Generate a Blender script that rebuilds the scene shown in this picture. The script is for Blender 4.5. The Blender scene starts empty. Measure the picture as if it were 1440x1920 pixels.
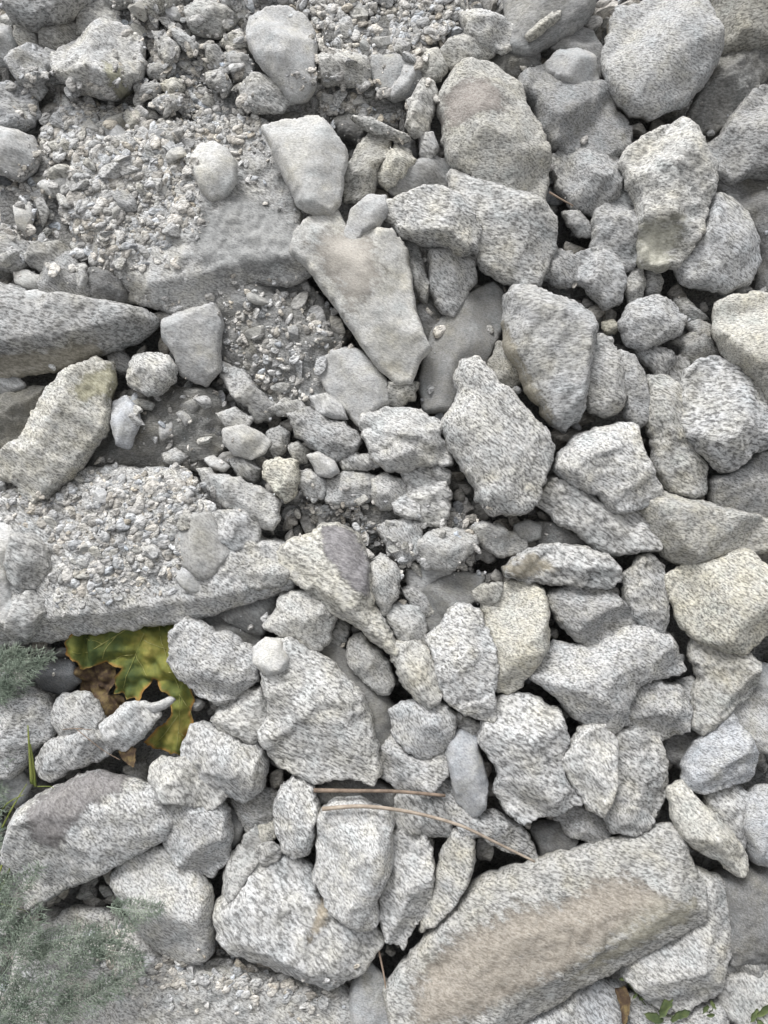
import bpy, math, random
import numpy as np
from mathutils import Vector, Matrix, Euler
from mathutils.geometry import delaunay_2d_cdt

S = bpy.context.scene
C = S.collection
rad = math.radians

# ------------------------------------------------------------------ camera, sky, sun, exposure
SLOPE = rad(34)                       # the scree leans back; x right, y up the slope, z out of it
RS = Matrix.Rotation(SLOPE, 4, 'X')
F_PX, DIST = 1387.0, 1.387            # lens in photo pixels, camera height over the scree in metres
def W(x, y, z=0.0):
    return RS @ Vector((x, y, z))
def P(px, py, z=0.0):                 # photo pixel -> slope coordinates at height z
    k = (DIST - z) / F_PX
    return (px - 720) * k, (960 - py) * k

cam_d = bpy.data.cameras.new('camera')
cam = bpy.data.objects.new('camera', cam_d); C.objects.link(cam)
cam_d.sensor_fit = 'VERTICAL'; cam_d.sensor_height = 36; cam_d.sensor_width = 27
cam_d.lens = 26.0; cam_d.clip_start = 0.02; cam_d.clip_end = 500
cam.location = W(0, 0, DIST); cam.rotation_euler = (SLOPE, 0, 0)
S.camera = cam

world = bpy.data.worlds.new('World'); S.world = world; world.use_nodes = True
wn = world.node_tree; wn.nodes.clear()
SUN_EL, SUN_AZ = rad(62), rad(-35)    # azimuth from +y (up the slope), negative = left
sky = wn.nodes.new('ShaderNodeTexSky'); sky.sky_type = 'NISHITA'; sky.sun_disc = False
sky.sun_elevation = SUN_EL; sky.sun_rotation = SUN_AZ
sky.air_density = 1.0; sky.dust_density = 4.0; sky.ozone_density = 1.0
hs = wn.nodes.new('ShaderNodeHueSaturation'); hs.inputs['Saturation'].default_value = 0.03
bg = wn.nodes.new('ShaderNodeBackground'); bg.inputs['Strength'].default_value = 0.125
wo = wn.nodes.new('ShaderNodeOutputWorld')
wn.links.new(sky.outputs[0], hs.inputs['Color']); wn.links.new(hs.outputs[0], bg.inputs[0])
wn.links.new(bg.outputs[0], wo.inputs[0])
sd = bpy.data.lights.new('sun', 'SUN'); sd.energy = 1.9; sd.angle = rad(24); sd.color = (1.0, 0.985, 0.96)
sun = bpy.data.objects.new('sun', sd); C.objects.link(sun)
_d = Vector((math.sin(SUN_AZ) * math.cos(SUN_EL), math.cos(SUN_AZ) * math.cos(SUN_EL), math.sin(SUN_EL)))
sun.rotation_euler = _d.to_track_quat('Z', 'Y').to_euler()
sun.location = (0, 0, 6)
S.view_settings.view_transform = 'Standard'; S.view_settings.look = 'None'
S.view_settings.gamma = 1; S.view_settings.exposure = 0.62

# ------------------------------------------------------------------ helpers
rng = np.random.default_rng(7)
random.seed(7)

def _hash(ix, iy, iz, seed):
    h = (ix * 374761393 + iy * 668265263 + iz * 2147483647 + seed * 1274126177) & 0xffffffff
    h = ((h ^ (h >> 13)) * 1274126177) & 0xffffffff
    h = ((h ^ (h >> 16)) * 2246822519) & 0xffffffff
    return ((h ^ (h >> 15)) & 0xffffff) / float(0xffffff)
def vnoise(x, y, z, seed=0):
    ix, iy, iz = (np.floor(v).astype(np.int64) for v in (x, y, z))
    fx, fy, fz = x - ix, y - iy, z - iz
    fx, fy, fz = (f * f * f * (f * (f * 6 - 15) + 10) for f in (fx, fy, fz))
    r = 0
    for a in (0, 1):
        for b in (0, 1):
            for c in (0, 1):
                w = (fx if a else 1 - fx) * (fy if b else 1 - fy) * (fz if c else 1 - fz)
                r = r + w * _hash(ix + a, iy + b, iz + c, seed)
    return r * 2 - 1
def fbm(x, y, z, seed=0, oct=4, gain=0.5):
    r, a, f = 0, 1.0, 1.0
    for o in range(oct):
        r = r + a * vnoise(x * f, y * f, z * f, seed + o * 17); a *= gain; f *= 2.03
    return r

def dist_poly(px, py, poly):
    """distance from points to a closed polyline, and whether each point is inside"""
    d2 = np.full(px.shape, 1e18); ins = np.zeros(px.shape, bool)
    n = len(poly)
    for i in range(n):
        ax, ay = poly[i]; bx, by = poly[(i + 1) % n]
        ex, ey = bx - ax, by - ay
        L = ex * ex + ey * ey + 1e-12
        t = np.clip(((px - ax) * ex + (py - ay) * ey) / L, 0, 1)
        d2 = np.minimum(d2, (px - ax - t * ex) ** 2 + (py - ay - t * ey) ** 2)
        c = ((ay > py) != (by > py))
        with np.errstate(divide='ignore', invalid='ignore'):
            xi = ex * (py - ay) / (ey if abs(ey) > 1e-12 else 1e-12) + ax
        ins ^= (c & (px < xi))
    return np.sqrt(d2), ins

def area_of(p):
    x, y = p[:, 0], p[:, 1]
    return 0.5 * float(np.sum(x * np.roll(y, -1) - np.roll(x, -1) * y))

def simplify(pts, tol):
    p = [np.array(q, float) for q in pts]
    def dp(a):
        if len(a) < 3: return a
        u, v = a[0], a[-1]; e = v - u; L = np.hypot(*e) + 1e-9
        d = [abs(e[0] * (q[1] - u[1]) - e[1] * (q[0] - u[0])) / L for q in a[1:-1]]
        i = int(np.argmax(d))
        if d[i] < tol: return [u, v]
        return dp(a[:i + 2])[:-1] + dp(a[i + 1:])
    c = sum(p) / len(p); i0 = int(np.argmax([np.hypot(*(q - c)) for q in p]))
    p = p[i0:] + p[:i0]; i1 = int(np.argmax([np.hypot(*(q - p[0])) for q in p]))
    out = dp(p[:i1 + 1])[:-1] + dp(p[i1:] + [p[0]])[:-1]
    return out if len(out) >= 5 else p
def offset_poly(poly, d):
    if area_of(poly) < 0: d = -d
    n = len(poly); out = []
    for i in range(n):
        a, b, c = poly[i - 1], poly[i], poly[(i + 1) % n]
        e1 = (b - a) / (np.hypot(*(b - a)) + 1e-9); e2 = (c - b) / (np.hypot(*(c - b)) + 1e-9)
        n1 = np.array([e1[1], -e1[0]]); n2 = np.array([e2[1], -e2[0]]); m = n1 + n2; L = np.hypot(*m) + 1e-9
        out.append(b + m / L * d * min(1.7, 2 / max(L, .3)))
    return np.array(out)
def roughen(poly, step, amp, seed, dil=0.0):
    """cut the corners a little, resample evenly and give the outline a broken edge"""
    q = []
    n = len(poly)
    for i in range(n):
        a, b = poly[i], poly[(i + 1) % n]
        q += [a * 0.95 + b * 0.05, a * 0.05 + b * 0.95]
    q = np.array(q); nx = np.roll(q, -1, 0)
    seg = np.hypot(*(nx - q).T); tot = seg.sum(); m = max(10, int(tot / step))
    cum = np.concatenate([[0], np.cumsum(seg)])
    t = np.arange(m) / m * tot
    qc = np.vstack([q, q[:1]])
    out = np.stack([np.interp(t, cum, qc[:, 0]), np.interp(t, cum, qc[:, 1])], 1)
    tan = np.roll(out, -1, 0) - np.roll(out, 1, 0)
    nrm = np.stack([tan[:, 1], -tan[:, 0]], 1); nrm /= (np.hypot(*nrm.T)[:, None] + 1e-9)
    if area_of(out) < 0: nrm = -nrm
    w = fbm(out[:, 0] / 0.022, out[:, 1] / 0.022, out[:, 0] * 0 + seed * 3.7, seed, 4, 0.75)
    v = fbm(out[:, 0] / 0.045, out[:, 1] / 0.045, out[:, 0] * 0 + seed * 1.9, seed + 50, 2)
    w = w - 3.2 * np.clip(v - .35, 0, .5)          # a chipped notch here and there
    return out + nrm * (w * amp + dil)[:, None]

GX0, GY0, GS = -0.95, -1.2, 0.004     # height map of the heap, in slope coordinates
GNX, GNY = 476, 601
HM = np.full((GNX, GNY), -0.115)
def hm_at(x, y):
    i = min(max(int((x - GX0) / GS), 0), GNX - 1); j = min(max(int((y - GY0) / GS), 0), GNY - 1)
    return HM[i, j]

class Rock:
    """height function of one broken stone inside its outline: a sloping side per outline edge, cut by flat faces"""
    def __init__(s, outline, poly, zrim, k, seed, cuts=(), bev=0.05, nf=3, tilt=None, lump=0.0, tmax=0.06, steep=1.0, soft=0.0):
        s.o = outline; s.z = zrim; s.seed = seed; s.lump = lump
        s.area = abs(area_of(outline)); s.s = math.sqrt(s.area); s.c = outline.mean(0)
        s.T = min(k * s.s, tmax); s.r = min(max(bev * s.s * .6, 0.0030), .007); s.soft = soft
        r = random.Random(seed)
        n = len(poly); s.e = []; m = r.uniform(.5, 1.6)
        for i in range(n):
            p0, p1, p2 = poly[i - 1], poly[i], poly[(i + 1) % n]
            a1 = math.atan2(*(p1 - p0)[::-1]); a2 = math.atan2(*(p2 - p1)[::-1])
            t = abs((a2 - a1 + math.pi) % (2 * math.pi) - math.pi)
            if t > 0.3: m = r.choice((r.uniform(.35, .7), r.uniform(.8, 1.5), r.uniform(1.6, 3.0))) * steep
            s.e.append((p1[0], p1[1], p2[0], p2[1], m))
        s.ledge = [(r.uniform(0, 6.28), r.uniform(.12, .3) * s.s + .006, min(.055 * s.s, .007)), (r.uniform(0, 6.28), r.uniform(.12, .3) * s.s + .006, min(.04 * s.s, .005))]
        s.f = []
        a0 = r.uniform(0, 6.28)
        for i in range(nf):
            a = a0 + i * 6.283 / max(nf, 1) + r.uniform(-.6, .6)
            s.f.append((math.cos(a), math.sin(a), r.uniform(-0.12, 0.25) * s.s, r.uniform(0.25, 0.8)))
        if tilt is None: tilt = (r.uniform(-.22, .22), r.uniform(-.26, .16))
        s.tilt = tilt
        s.cuts = cuts
    def h(s, x, y, d):
        e = np.clip(d / s.r, 0, 1); dome = np.sqrt(e * (2 - e))
        X, Y = x - s.c[0], y - s.c[1]
        ns = min(1.0, s.s / .09)
        jx = ns * (0.0014 * vnoise(x / .009, y / .009, x * 0 + 2, s.seed + 5) + 0.0012 * vnoise(x / .045, y / .045, x * 0, s.seed + 6))
        pl = s.T + s.tilt[0] * X + s.tilt[1] * Y
        top = pl
        for cx, cy, o, m in s.f:
            top = np.minimum(top, pl - m * (X * cx + Y * cy - o + jx))
        for (ax, ay, bx, by, m) in s.cuts:          # right-hand side of a->b falls away
            ex, ey = bx - ax, by - ay; L = math.hypot(ex, ey) + 1e-9
            dd = ((x - ax) * ey - (y - ay) * ex) / L + jx
            top = np.minimum(top, pl - m * dd)
        top = np.maximum(top, s.T * 0.15)
        for ax, ay, bx, by, m in s.e:
            ex, ey = bx - ax, by - ay; L = ex * ex + ey * ey + 1e-12
            t = np.clip(((x - ax) * ex + (y - ay) * ey) / L, 0, 1)
            q = np.sqrt((x - ax - t * ex) ** 2 + (y - ay - t * ey) ** 2)
            side = s.T * .30 + m * np.maximum(q + jx, 0)
            if s.soft:
                kk = np.clip(.5 + .5 * (side - top) / s.soft, 0, 1)
                top = side * (1 - kk) + top * kk - s.soft * kk * (1 - kk)
            else: top = np.minimum(top, side)
        n = fbm(x / .06, y / .06, x * 0 + 1.3, s.seed, 2) * 0.0022 * ns
        st = fbm(x / 0.010, y / 0.010, x * 0, s.seed + 9, 2)
        n = n + (0.0006 if s.soft else 0.0014) * ns * st
        if not s.soft:                               # ledges along the cleavage and across it
            for q, (ang, wid, amp) in enumerate(s.ledge):
                w = (X * math.cos(ang) + Y * math.sin(ang)) / wid + 0.55 * vnoise(x / .03, y / .03, x * 0 + q, s.seed + 3)
                i0 = np.floor(w).astype(np.int64); fr = w - i0; zz = np.zeros_like(i0)
                h0, h1 = _hash(i0, zz, zz, s.seed + q), _hash(i0 + 1, zz, zz, s.seed + q)
                n = n + amp * (h0 + (h1 - h0) * np.clip((fr - .86) / .14, 0, 1))
        if s.lump:
            v = fbm(x / .016, y / .016, x * 0, s.seed + 31, 3)
            n = n + s.lump * ns * np.abs(v)
        return s.z + dome * np.maximum(top + n, 0.0) + (0.002 * ns * fbm(x / .03, y / .03, x * 0 + 9, s.seed + 21, 2))

def make_mesh(name, verts, faces, attrs=None):
    me = bpy.data.meshes.new(name)
    me.from_pydata([tuple(v) for v in verts], [], faces)
    if attrs:
        for an, kind, arr in attrs:
            a = me.attributes.new(an, kind, 'POINT')
            key = 'vector' if kind == 'FLOAT_VECTOR' else 'color'
            a.data.foreach_set(key, np.asarray(arr, dtype=np.float32).ravel())
    me.polygons.foreach_set('use_smooth', [True] * len(me.polygons))
    me.update()
    return me

def rock_mesh(name, rk, step, grain, stains=()):
    o = rk.o; n = len(o)
    lo, hi = o.min(0), o.max(0)
    def interior(st, minD):
        gx, gy = np.meshgrid(np.arange(lo[0] + st / 2, hi[0], st), np.arange(lo[1] + st / 2, hi[1], st), indexing='ij')
        gx = gx.copy(); gx[:, ::2] += st * 0.5
        gx = gx.ravel(); gy = gy.ravel()
        gx = gx + rng.uniform(-.22, .22, gx.size) * st; gy = gy + rng.uniform(-.22, .22, gy.size) * st
        d, ins = dist_poly(gx, gy, o)
        m = ins & (d > minD)
        return gx[m], gy[m], d[m]
    def tri(gx, gy):
        pts = [Vector((float(a), float(b))) for a, b in o] + [Vector((float(a), float(b))) for a, b in zip(gx, gy)]
        v, e, f, ov, oe, of = delaunay_2d_cdt(pts, [(i, (i + 1) % n) for i in range(n)], [], 1, 1e-7)
        return v, f, ov
    # upper side
    gx, gy, gd = interior(step, step * 0.45)
    v, f, ov = tri(gx, gy)
    VX = np.array([p.x for p in v]); VY = np.array([p.y for p in v])
    d, _ = dist_poly(VX, VY, o)
    zt = rk.h(VX, VY, d)
    rimset = [any(q < n for q in src) for src in ov]
    rimset = np.array(rimset)
    verts = list(zip(VX, VY, zt)); faces = [tuple(t) for t in f]
    # under side: coarser, sharing the rim
    gx2, gy2, gd2 = interior(step * 2.6, step * 1.2)
    v2, f2, ov2 = tri(gx2, gy2)
    rim1 = {}
    for i, src in enumerate(ov):
        for q in src:
            if q < n: rim1[q] = i
    m2 = {}
    B = min(0.34 * rk.s, 0.10)
    D2, _ = dist_poly(np.array([p.x for p in v2]), np.array([p.y for p in v2]), o)
    for i, src in enumerate(ov2):
        q = [a for a in src if a < n]
        if q and q[0] in rim1: m2[i] = rim1[q[0]]
        else:
            p = v2[i]
            e = min(1, float(D2[i]) / (0.32 * rk.s)); m2[i] = len(verts)
            verts.append((p.x, p.y, rk.z - B * (e * (2 - e)) ** .6 - 0.002))
    faces += [tuple(m2[a] for a in reversed(t)) for t in f2 if len(set(m2[a] for a in t)) == 3]
    V = np.array(verts)
    zc = rk.z
    # centre the mesh on its own origin
    loc = np.array([rk.c[0], rk.c[1], zc])
    L = V - loc
    ca, sa = math.cos(grain), math.sin(grain)
    off = np.array([rk.seed * 7.31 % 91, rk.seed * 3.17 % 57, rk.seed * 1.73 % 33])
    G = np.stack([(L[:, 0] * ca + L[:, 1] * sa) * 100, (-L[:, 0] * sa + L[:, 1] * ca) * 100, L[:, 2] * 100], 1) + off
    attrs = [('gc', 'FLOAT_VECTOR', G)]
    st = np.zeros((len(V), 4), np.float32)
    for poly, col, soft in stains:
        pl = np.array([P(a, b, rk.z + rk.T) for a, b in poly])
        dd, ins = dist_poly(V[:, 0], V[:, 1], pl)
        sd_ = np.where(ins, dd, -dd)
        m = np.clip(0.5 + sd_ / soft, 0, 1)
        w = m[:, None]
        st[:, :3] = st[:, :3] * (1 - w) + np.array(col) * w
        st[:, 3] = np.maximum(st[:, 3], m)
    attrs.append(('stain', 'FLOAT_COLOR', st))
    return make_mesh(name, L, faces, attrs), loc
# ------------------------------------------------------------------ materials
def new_mat(name):
    m = bpy.data.materials.new(name); m.use_nodes = True
    nt = m.node_tree; nt.nodes.clear()
    out = nt.nodes.new('ShaderNodeOutputMaterial'); b = nt.nodes.new('ShaderNodeBsdfPrincipled')
    nt.links.new(b.outputs[0], out.inputs[0])
    b.inputs['Roughness'].default_value = 0.9
    b.inputs['Specular IOR Level'].default_value = 0.25
    return m, nt, b
def N(nt, t, **kw):
    n = nt.nodes.new(t)
    for k, v in kw.items():
        if k in n.inputs: n.inputs[k].default_value = v
        else: setattr(n, k, v)
    return n
def ramp(nt, stops):
    r = nt.nodes.new('ShaderNodeValToRGB'); e = r.color_ramp.elements
    while len(e) < len(stops): e.new(0.5)
    for el, (p, c) in zip(e, stops):
        el.position = p; el.color = (c[0], c[1], c[2], 1) if hasattr(c, '__len__') else (c, c, c, 1)
    return r
def mix(nt, fac, a, b, mode='MIX'):
    m = nt.nodes.new('ShaderNodeMix'); m.data_type = 'RGBA'; m.blend_type = mode
    for key, v in (('Factor', fac),):
        if hasattr(v, 'is_linked'): nt.links.new(v, m.inputs[0])
        else: m.inputs[0].default_value = v
    for idx, v in ((6, a), (7, b)):
        if hasattr(v, 'is_linked'): nt.links.new(v, m.inputs[idx])
        else: m.inputs[idx].default_value = (v[0], v[1], v[2], 1)
    return m.outputs[2]

def stone_mat(name, speck=1.0, light=0.56, mid=0.40, dark=0.09, aniso=0.40, sc=1.0, warm=(0, 0, 0), wamt=0.0, bump=0.35, tone=False):
    """granite: dark mica flakes, drawn out to imitate camera-blur streaks, in pale feldspar, stained in large patches"""
    m, nt, b = new_mat(name)
    L = nt.links
    at = N(nt, 'ShaderNodeAttribute', attribute_name='gc')
    oi = N(nt, 'ShaderNodeObjectInfo')
    vs = N(nt, 'ShaderNodeMapRange'); vs.inputs['To Min'].default_value = .72; vs.inputs['To Max'].default_value = 1.5
    L.new(oi.outputs['Random'], vs.inputs['Value'])
    vm = N(nt, 'ShaderNodeVectorMath', operation='SCALE'); L.new(at.outputs['Vector'], vm.inputs[0]); L.new(vs.outputs[0], vm.inputs['Scale'])
    mp = N(nt, 'ShaderNodeMapping'); mp.inputs['Scale'].default_value = (aniso, 1, 0.8)
    L.new(vm.outputs[0], mp.inputs['Vector'])
    n1 = N(nt, 'ShaderNodeTexNoise', Scale=2.5 * sc, Detail=4.0, Roughness=0.68, Distortion=0.3)
    L.new(mp.outputs[0], n1.inputs['Vector'])
    d = lambda v: mid + (v - mid) * speck
    r1 = ramp(nt, [(0.37, d(dark)), (0.45, d(mid * 0.55)), (0.50, d(mid * 1.05)), (0.57, d(light)), (0.68, d(light * 1.18))])
    L.new(n1.outputs['Fac'], r1.inputs[0])
    # broader bands of mica and of quartz
    mp2 = N(nt, 'ShaderNodeMapping'); mp2.inputs['Scale'].default_value = (0.55, 1, 1)
    L.new(at.outputs['Vector'], mp2.inputs['Vector'])
    n2 = N(nt, 'ShaderNodeTexNoise', Scale=0.55 * sc, Detail=4.0, Roughness=0.65, Distortion=0.4)
    L.new(mp2.outputs[0], n2.inputs['Vector'])
    r2 = ramp(nt, [(0.28, 0.78), (0.46, 0.95), (0.60, 1.03), (0.75, 1.10)])
    L.new(n2.outputs['Fac'], r2.inputs[0])
    c = mix(nt, 0.85, r1.outputs[0], r2.outputs[0], 'MULTIPLY')
    # fine dust and grain
    n3 = N(nt, 'ShaderNodeTexNoise', Scale=5.5, Detail=3.0, Roughness=0.75)
    L.new(mp.outputs[0], n3.inputs['Vector'])
    r3 = ramp(nt, [(0.34, 0.62), (0.5, 1.0), (0.66, 1.25)])
    L.new(n3.outputs['Fac'], r3.inputs[0])
    c = mix(nt, 0.8, c, r3.outputs[0], 'MULTIPLY')
    # how dusty the stone is differs from stone to stone and patch to patch
    rj = N(nt, 'ShaderNodeMath', operation='MULTIPLY'); rj.inputs[1].default_value = 7.31; L.new(oi.outputs['Random'], rj.inputs[0])
    rf = N(nt, 'ShaderNodeMath', operation='FRACT'); L.new(rj.outputs[0], rf.inputs[0])
    n8 = N(nt, 'ShaderNodeTexNoise', Scale=0.28, Detail=5.0, Roughness=0.65); L.new(at.outputs['Vector'], n8.inputs['Vector'])
    r8 = ramp(nt, [(.38, 0.0), (.66, 1.0)]); L.new(n8.outputs['Fac'], r8.inputs[0])
    dm = N(nt, 'ShaderNodeMath', operation='ADD'); L.new(rf.outputs[0], dm.inputs[0]); L.new(r8.outputs[0], dm.inputs[1])
    dd = N(nt, 'ShaderNodeMath', operation='MULTIPLY'); dd.inputs[1].default_value = .24; L.new(dm.outputs[0], dd.inputs[0])
    dust = mix(nt, 0.35, (mid * 1.03, mid * 1.02, mid * .99), c)
    c = mix(nt, dd.outputs[0], c, dust)
    # hue drift: cool grey to faint ochre
    n4 = N(nt, 'ShaderNodeTexNoise', Scale=0.17, Detail=4.0, Roughness=0.6)
    L.new(vm.outputs[0], n4.inputs['Vector'])
    r4 = ramp(nt, [(0.30, (0.96, 0.995, 1.015)), (0.47, (1.0, 1.0, 1.0)), (0.60, (1.015, 1.005, 0.965)), (0.75, (1.05, 1.01, 0.90))])
    L.new(n4.outputs['Fac'], r4.inputs[0])
    c = mix(nt, 1.0, c, r4.outputs[0], 'MULTIPLY')
    if wamt:
        r5 = ramp(nt, [(0.38, 0.0), (0.58, wamt)])
        n5 = N(nt, 'ShaderNodeTexNoise', Scale=0.33, Detail=5.0, Roughness=0.7)
        L.new(at.outputs['Vector'], n5.inputs['Vector']); L.new(n5.outputs['Fac'], r5.inputs[0])
        w = mix(nt, 1.0, c, warm, 'MULTIPLY')
        c = mix(nt, r5.outputs[0], c, w)
    c = mix(nt, 1.0, c, oi.outputs['Color'], 'MULTIPLY')
    if tone: c = mix(nt, 1.0, c, N(nt, 'ShaderNodeAttribute', attribute_name='tone').outputs['Color'], 'MULTIPLY')
    # stains of a stone's own shape
    sa = N(nt, 'ShaderNodeAttribute', attribute_name='stain')
    ma = N(nt, 'ShaderNodeMath', operation='MULTIPLY_ADD'); ma.inputs[1].default_value = 2.2
    n6 = N(nt, 'ShaderNodeTexNoise', Scale=0.6, Detail=7.0, Roughness=0.72)
    L.new(mp2.outputs[0], n6.inputs['Vector']); L.new(n6.outputs['Fac'], ma.inputs[0])
    sb = N(nt, 'ShaderNodeMath', operation='SUBTRACT'); sb.inputs[1].default_value = 1.10
    L.new(sa.outputs['Alpha'], sb.inputs[0]); L.new(sb.outputs[0], ma.inputs[2])
    r6 = ramp(nt, [(0.40, 0.0), (0.76, 0.85)]); L.new(ma.outputs[0], r6.inputs[0])
    gate = N(nt, 'ShaderNodeMath', operation='MULTIPLY'); gs = ramp(nt, [(0.02, 0.0), (0.3, 1.0)])
    L.new(sa.outputs['Alpha'], gs.inputs[0]); L.new(r6.outputs[0], gate.inputs[0]); L.new(gs.outputs[0], gate.inputs[1])
    sc2 = mix(nt, 0.55, sa.outputs['Color'], r1.outputs[0], 'SOFT_LIGHT')
    sc3 = mix(nt, 0.6, sc2, r3.outputs[0], 'MULTIPLY')
    c = mix(nt, gate.outputs[0], c, sc3)
    L.new(c, b.inputs['Base Color'])
    # relief
    add = N(nt, 'ShaderNodeMath', operation='ADD'); L.new(n1.outputs['Fac'], add.inputs[0])
    n7 = N(nt, 'ShaderNodeTexNoise', Scale=3.2, Detail=5.0, Roughness=0.75); L.new(mp2.outputs[0], n7.inputs['Vector'])
    L.new(n7.outputs['Fac'], add.inputs[1])
    bp = N(nt, 'ShaderNodeBump', Strength=bump, Distance=0.008)
    L.new(add.outputs[0], bp.inputs['Height']); L.new(bp.outputs[0], b.inputs['Normal'])
    return m

M = {
 'g': stone_mat('granite_coarse', speck=.90),
 'h': stone_mat('granite_soft', speck=0.80, light=0.54, mid=0.41, sc=1.15, bump=0.4),
 's': stone_mat('stone_smooth', speck=0.40, light=0.52, mid=0.43, sc=1.3, bump=0.26),
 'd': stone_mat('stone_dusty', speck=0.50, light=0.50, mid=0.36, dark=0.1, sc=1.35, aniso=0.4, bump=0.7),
 'y': stone_mat('granite_ochre', speck=0.85, warm=(1.01, 0.99, 0.92), wamt=0.6),
 'v': stone_mat('loose_grit', speck=.8, sc=1.3, light=.56, mid=.42, tone=True),
 'w': stone_mat('crevice_rubble', speck=.6, sc=1.2, light=.46, mid=.34, tone=True),
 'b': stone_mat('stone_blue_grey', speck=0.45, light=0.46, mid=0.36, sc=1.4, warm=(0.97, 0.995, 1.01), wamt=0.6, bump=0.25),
}
# ------------------------------------------------------------------ the stones
# (landmark phrase or '', label or '', level, thickness, material, (brightness, warmth), outline, options)
ROCKS = []
def R(ph, label, lv, k, mat, tint, pts, **kw):
    ROCKS.append((ph, label, lv, k, mat, tint, [tuple(map(float, p.split(','))) for p in pts.split()], kw))

# --- slabs and bed stones
R('wide dusty slab', 'wide grey slab strewn with grit, its bluish right end bare, above the hollow', 1.5, .12, 'h', (1.12, 0),
  '120,400 150,300 300,240 440,235 500,232 530,300 560,380 578,440 592,505 545,530 480,525 425,545 400,570 345,590 300,580 240,560 215,530 190,510 150,460',
  nf=1, tilt=(.02, .0), cuts=[(160, 478, 300, 545, .9), (300, 545, 590, 478, .9)], stains=[([(380, 400), (450, 350), (530, 380), (575, 450), (570, 490), (470, 515), (400, 520), (360, 470)], (.37, .375, .375), .05)])
R('slab at the left edge', 'long grey slab with a tan front face sticking in from the left edge', 2.0, .16, 'g', (.88, 0),
  '-60,530 0,530 80,562 130,560 175,572 240,580 285,592 296,606 270,628 245,640 185,660 130,682 60,702 0,712 -60,720', nf=0, tilt=(0, 0), cuts=[(-60, 665, 130, 637, 1.0), (130, 637, 300, 604, 1.0)],
  stains=[([(-70, 665), (60, 652), (180, 630), (180, 660), (60, 710), (-70, 730)], (.30, .28, .235), .02)])
R('gritty lower slab', 'broad gritty grey slab jutting over the green leaf, its lower edge bare', 1.65, .10, 'g', (1.12, 0),
  '-60,925 0,915 60,935 110,930 160,882 250,885 340,882 370,900 400,960 440,1000 530,1020 562,1055 548,1100 480,1120 410,1140 350,1160 330,1163 250,1165 220,1180 180,1185 120,1195 60,1210 0,1215 -60,1215',
  nf=0, tilt=(.0, .0), bev=.12, cuts=[(-60, 1180, 150, 1150, .8), (150, 1150, 330, 1130, .8), (330, 1130, 550, 1085, .8)])
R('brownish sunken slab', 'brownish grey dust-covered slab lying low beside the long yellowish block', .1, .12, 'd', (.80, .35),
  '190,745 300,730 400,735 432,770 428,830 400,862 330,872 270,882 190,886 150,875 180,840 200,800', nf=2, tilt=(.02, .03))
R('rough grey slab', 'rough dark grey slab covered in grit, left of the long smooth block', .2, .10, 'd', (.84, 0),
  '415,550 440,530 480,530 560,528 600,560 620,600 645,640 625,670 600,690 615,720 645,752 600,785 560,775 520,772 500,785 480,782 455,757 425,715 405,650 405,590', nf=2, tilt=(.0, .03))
R('', '', 1.6, .25, 'h', (.98, 0), '412,680 440,690 480,730 520,770 505,785 480,782 455,757 425,717')
R('brown-patched slab', 'big tilted slab with a large brown patch along its lower half', 3.0, .20, 'g', (.94, .25),
  '895,1648 1080,1592 1266,1543 1294,1592 1318,1660 1318,1718 1170,1812 1000,1890 900,1985 740,1985 722,1845 800,1752',
  nf=0, tilt=(0, 0), cuts=[(860, 1748, 1310, 1648, -.35), (850, 1950, 1310, 1790, .5)], bev=.10, tmax=.05, lump=0,
  stains=[([(845, 1770), (950, 1705), (1050, 1690), (1120, 1655), (1180, 1645), (1235, 1668), (1265, 1702), (1200, 1740), (1150, 1762), (1100, 1802), (1000, 1850), (900, 1905), (770, 1940), (775, 1850)], (.35, .315, .27), .055),
          ([(1100, 1800), (1230, 1700), (1310, 1690), (1310, 1730), (1180, 1800), (1060, 1860)], (.43, .41, .34), .05)])
R('speckled ground slab', 'broad flat speckled slab lying along the bottom edge at the left', 1.5, .08, 'g', (1.04, .1),
  '40,1760 90,1735 130,1708 200,1715 260,1740 330,1790 400,1800 500,1812 600,1842 640,1850 668,1880 665,1980 40,1985 20,1860', nf=1, tilt=(0, .0), bev=.15)
R('ochre flat rock', 'flat rock with yellowish lichen tint reaching the right edge above the yellow boulder', 2.6, .14, 'y', (.98, .3),
  '1193,935 1230,925 1290,935 1340,950 1400,968 1500,975 1500,1030 1370,1032 1330,1050 1290,1062 1250,1042 1215,990', nf=1)
R('', 'dull grey rock at the right edge under the big tilted grey rock', 1.6, .16, 'h', (.78, 0),
  '1325,905 1370,880 1440,850 1500,840 1500,985 1390,975 1345,965', nf=2)

# --- top edge and upper left
R('', 'pale block cut off by the top left edge', 2.6, .25, 'h', (1.1, 0), '20,-50 180,-50 172,0 150,15 120,35 60,50 25,32')
R('', '', 2.0, .3, 'b', (1.1, 0), '-40,50 20,58 28,85 20,110 -10,120 -40,115')
R('', '', 1.8, .3, 'h', (.95, .3), '28,50 55,50 72,72 75,95 50,100 32,85')
R('', '', 1.6, .3, 'h', (.84, .3), '95,48 130,40 150,60 148,80 115,103 85,95 80,70')
R('', '', 2.0, .25, 'h', (.98, .2), '150,35 180,10 205,12 216,45 190,62 150,58')
R('big pale block', 'big pale blocky rock with a faint yellow streak in the upper left', 2.4, .26, 'h', (1.24, 0),
  '150,75 200,48 240,55 262,80 272,115 262,150 235,165 210,182 150,168 108,142 103,115', stains=[([(190, 110), (225, 115), (228, 170), (205, 175)], (.50, .49, .38), .02)])
R('', 'pale bluish chunky stone left of the big pale block', 2.4, .3, 'h', (1.13, -.4), '35,105 60,95 98,100 103,118 85,130 80,150 60,165 35,152 22,125')
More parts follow.
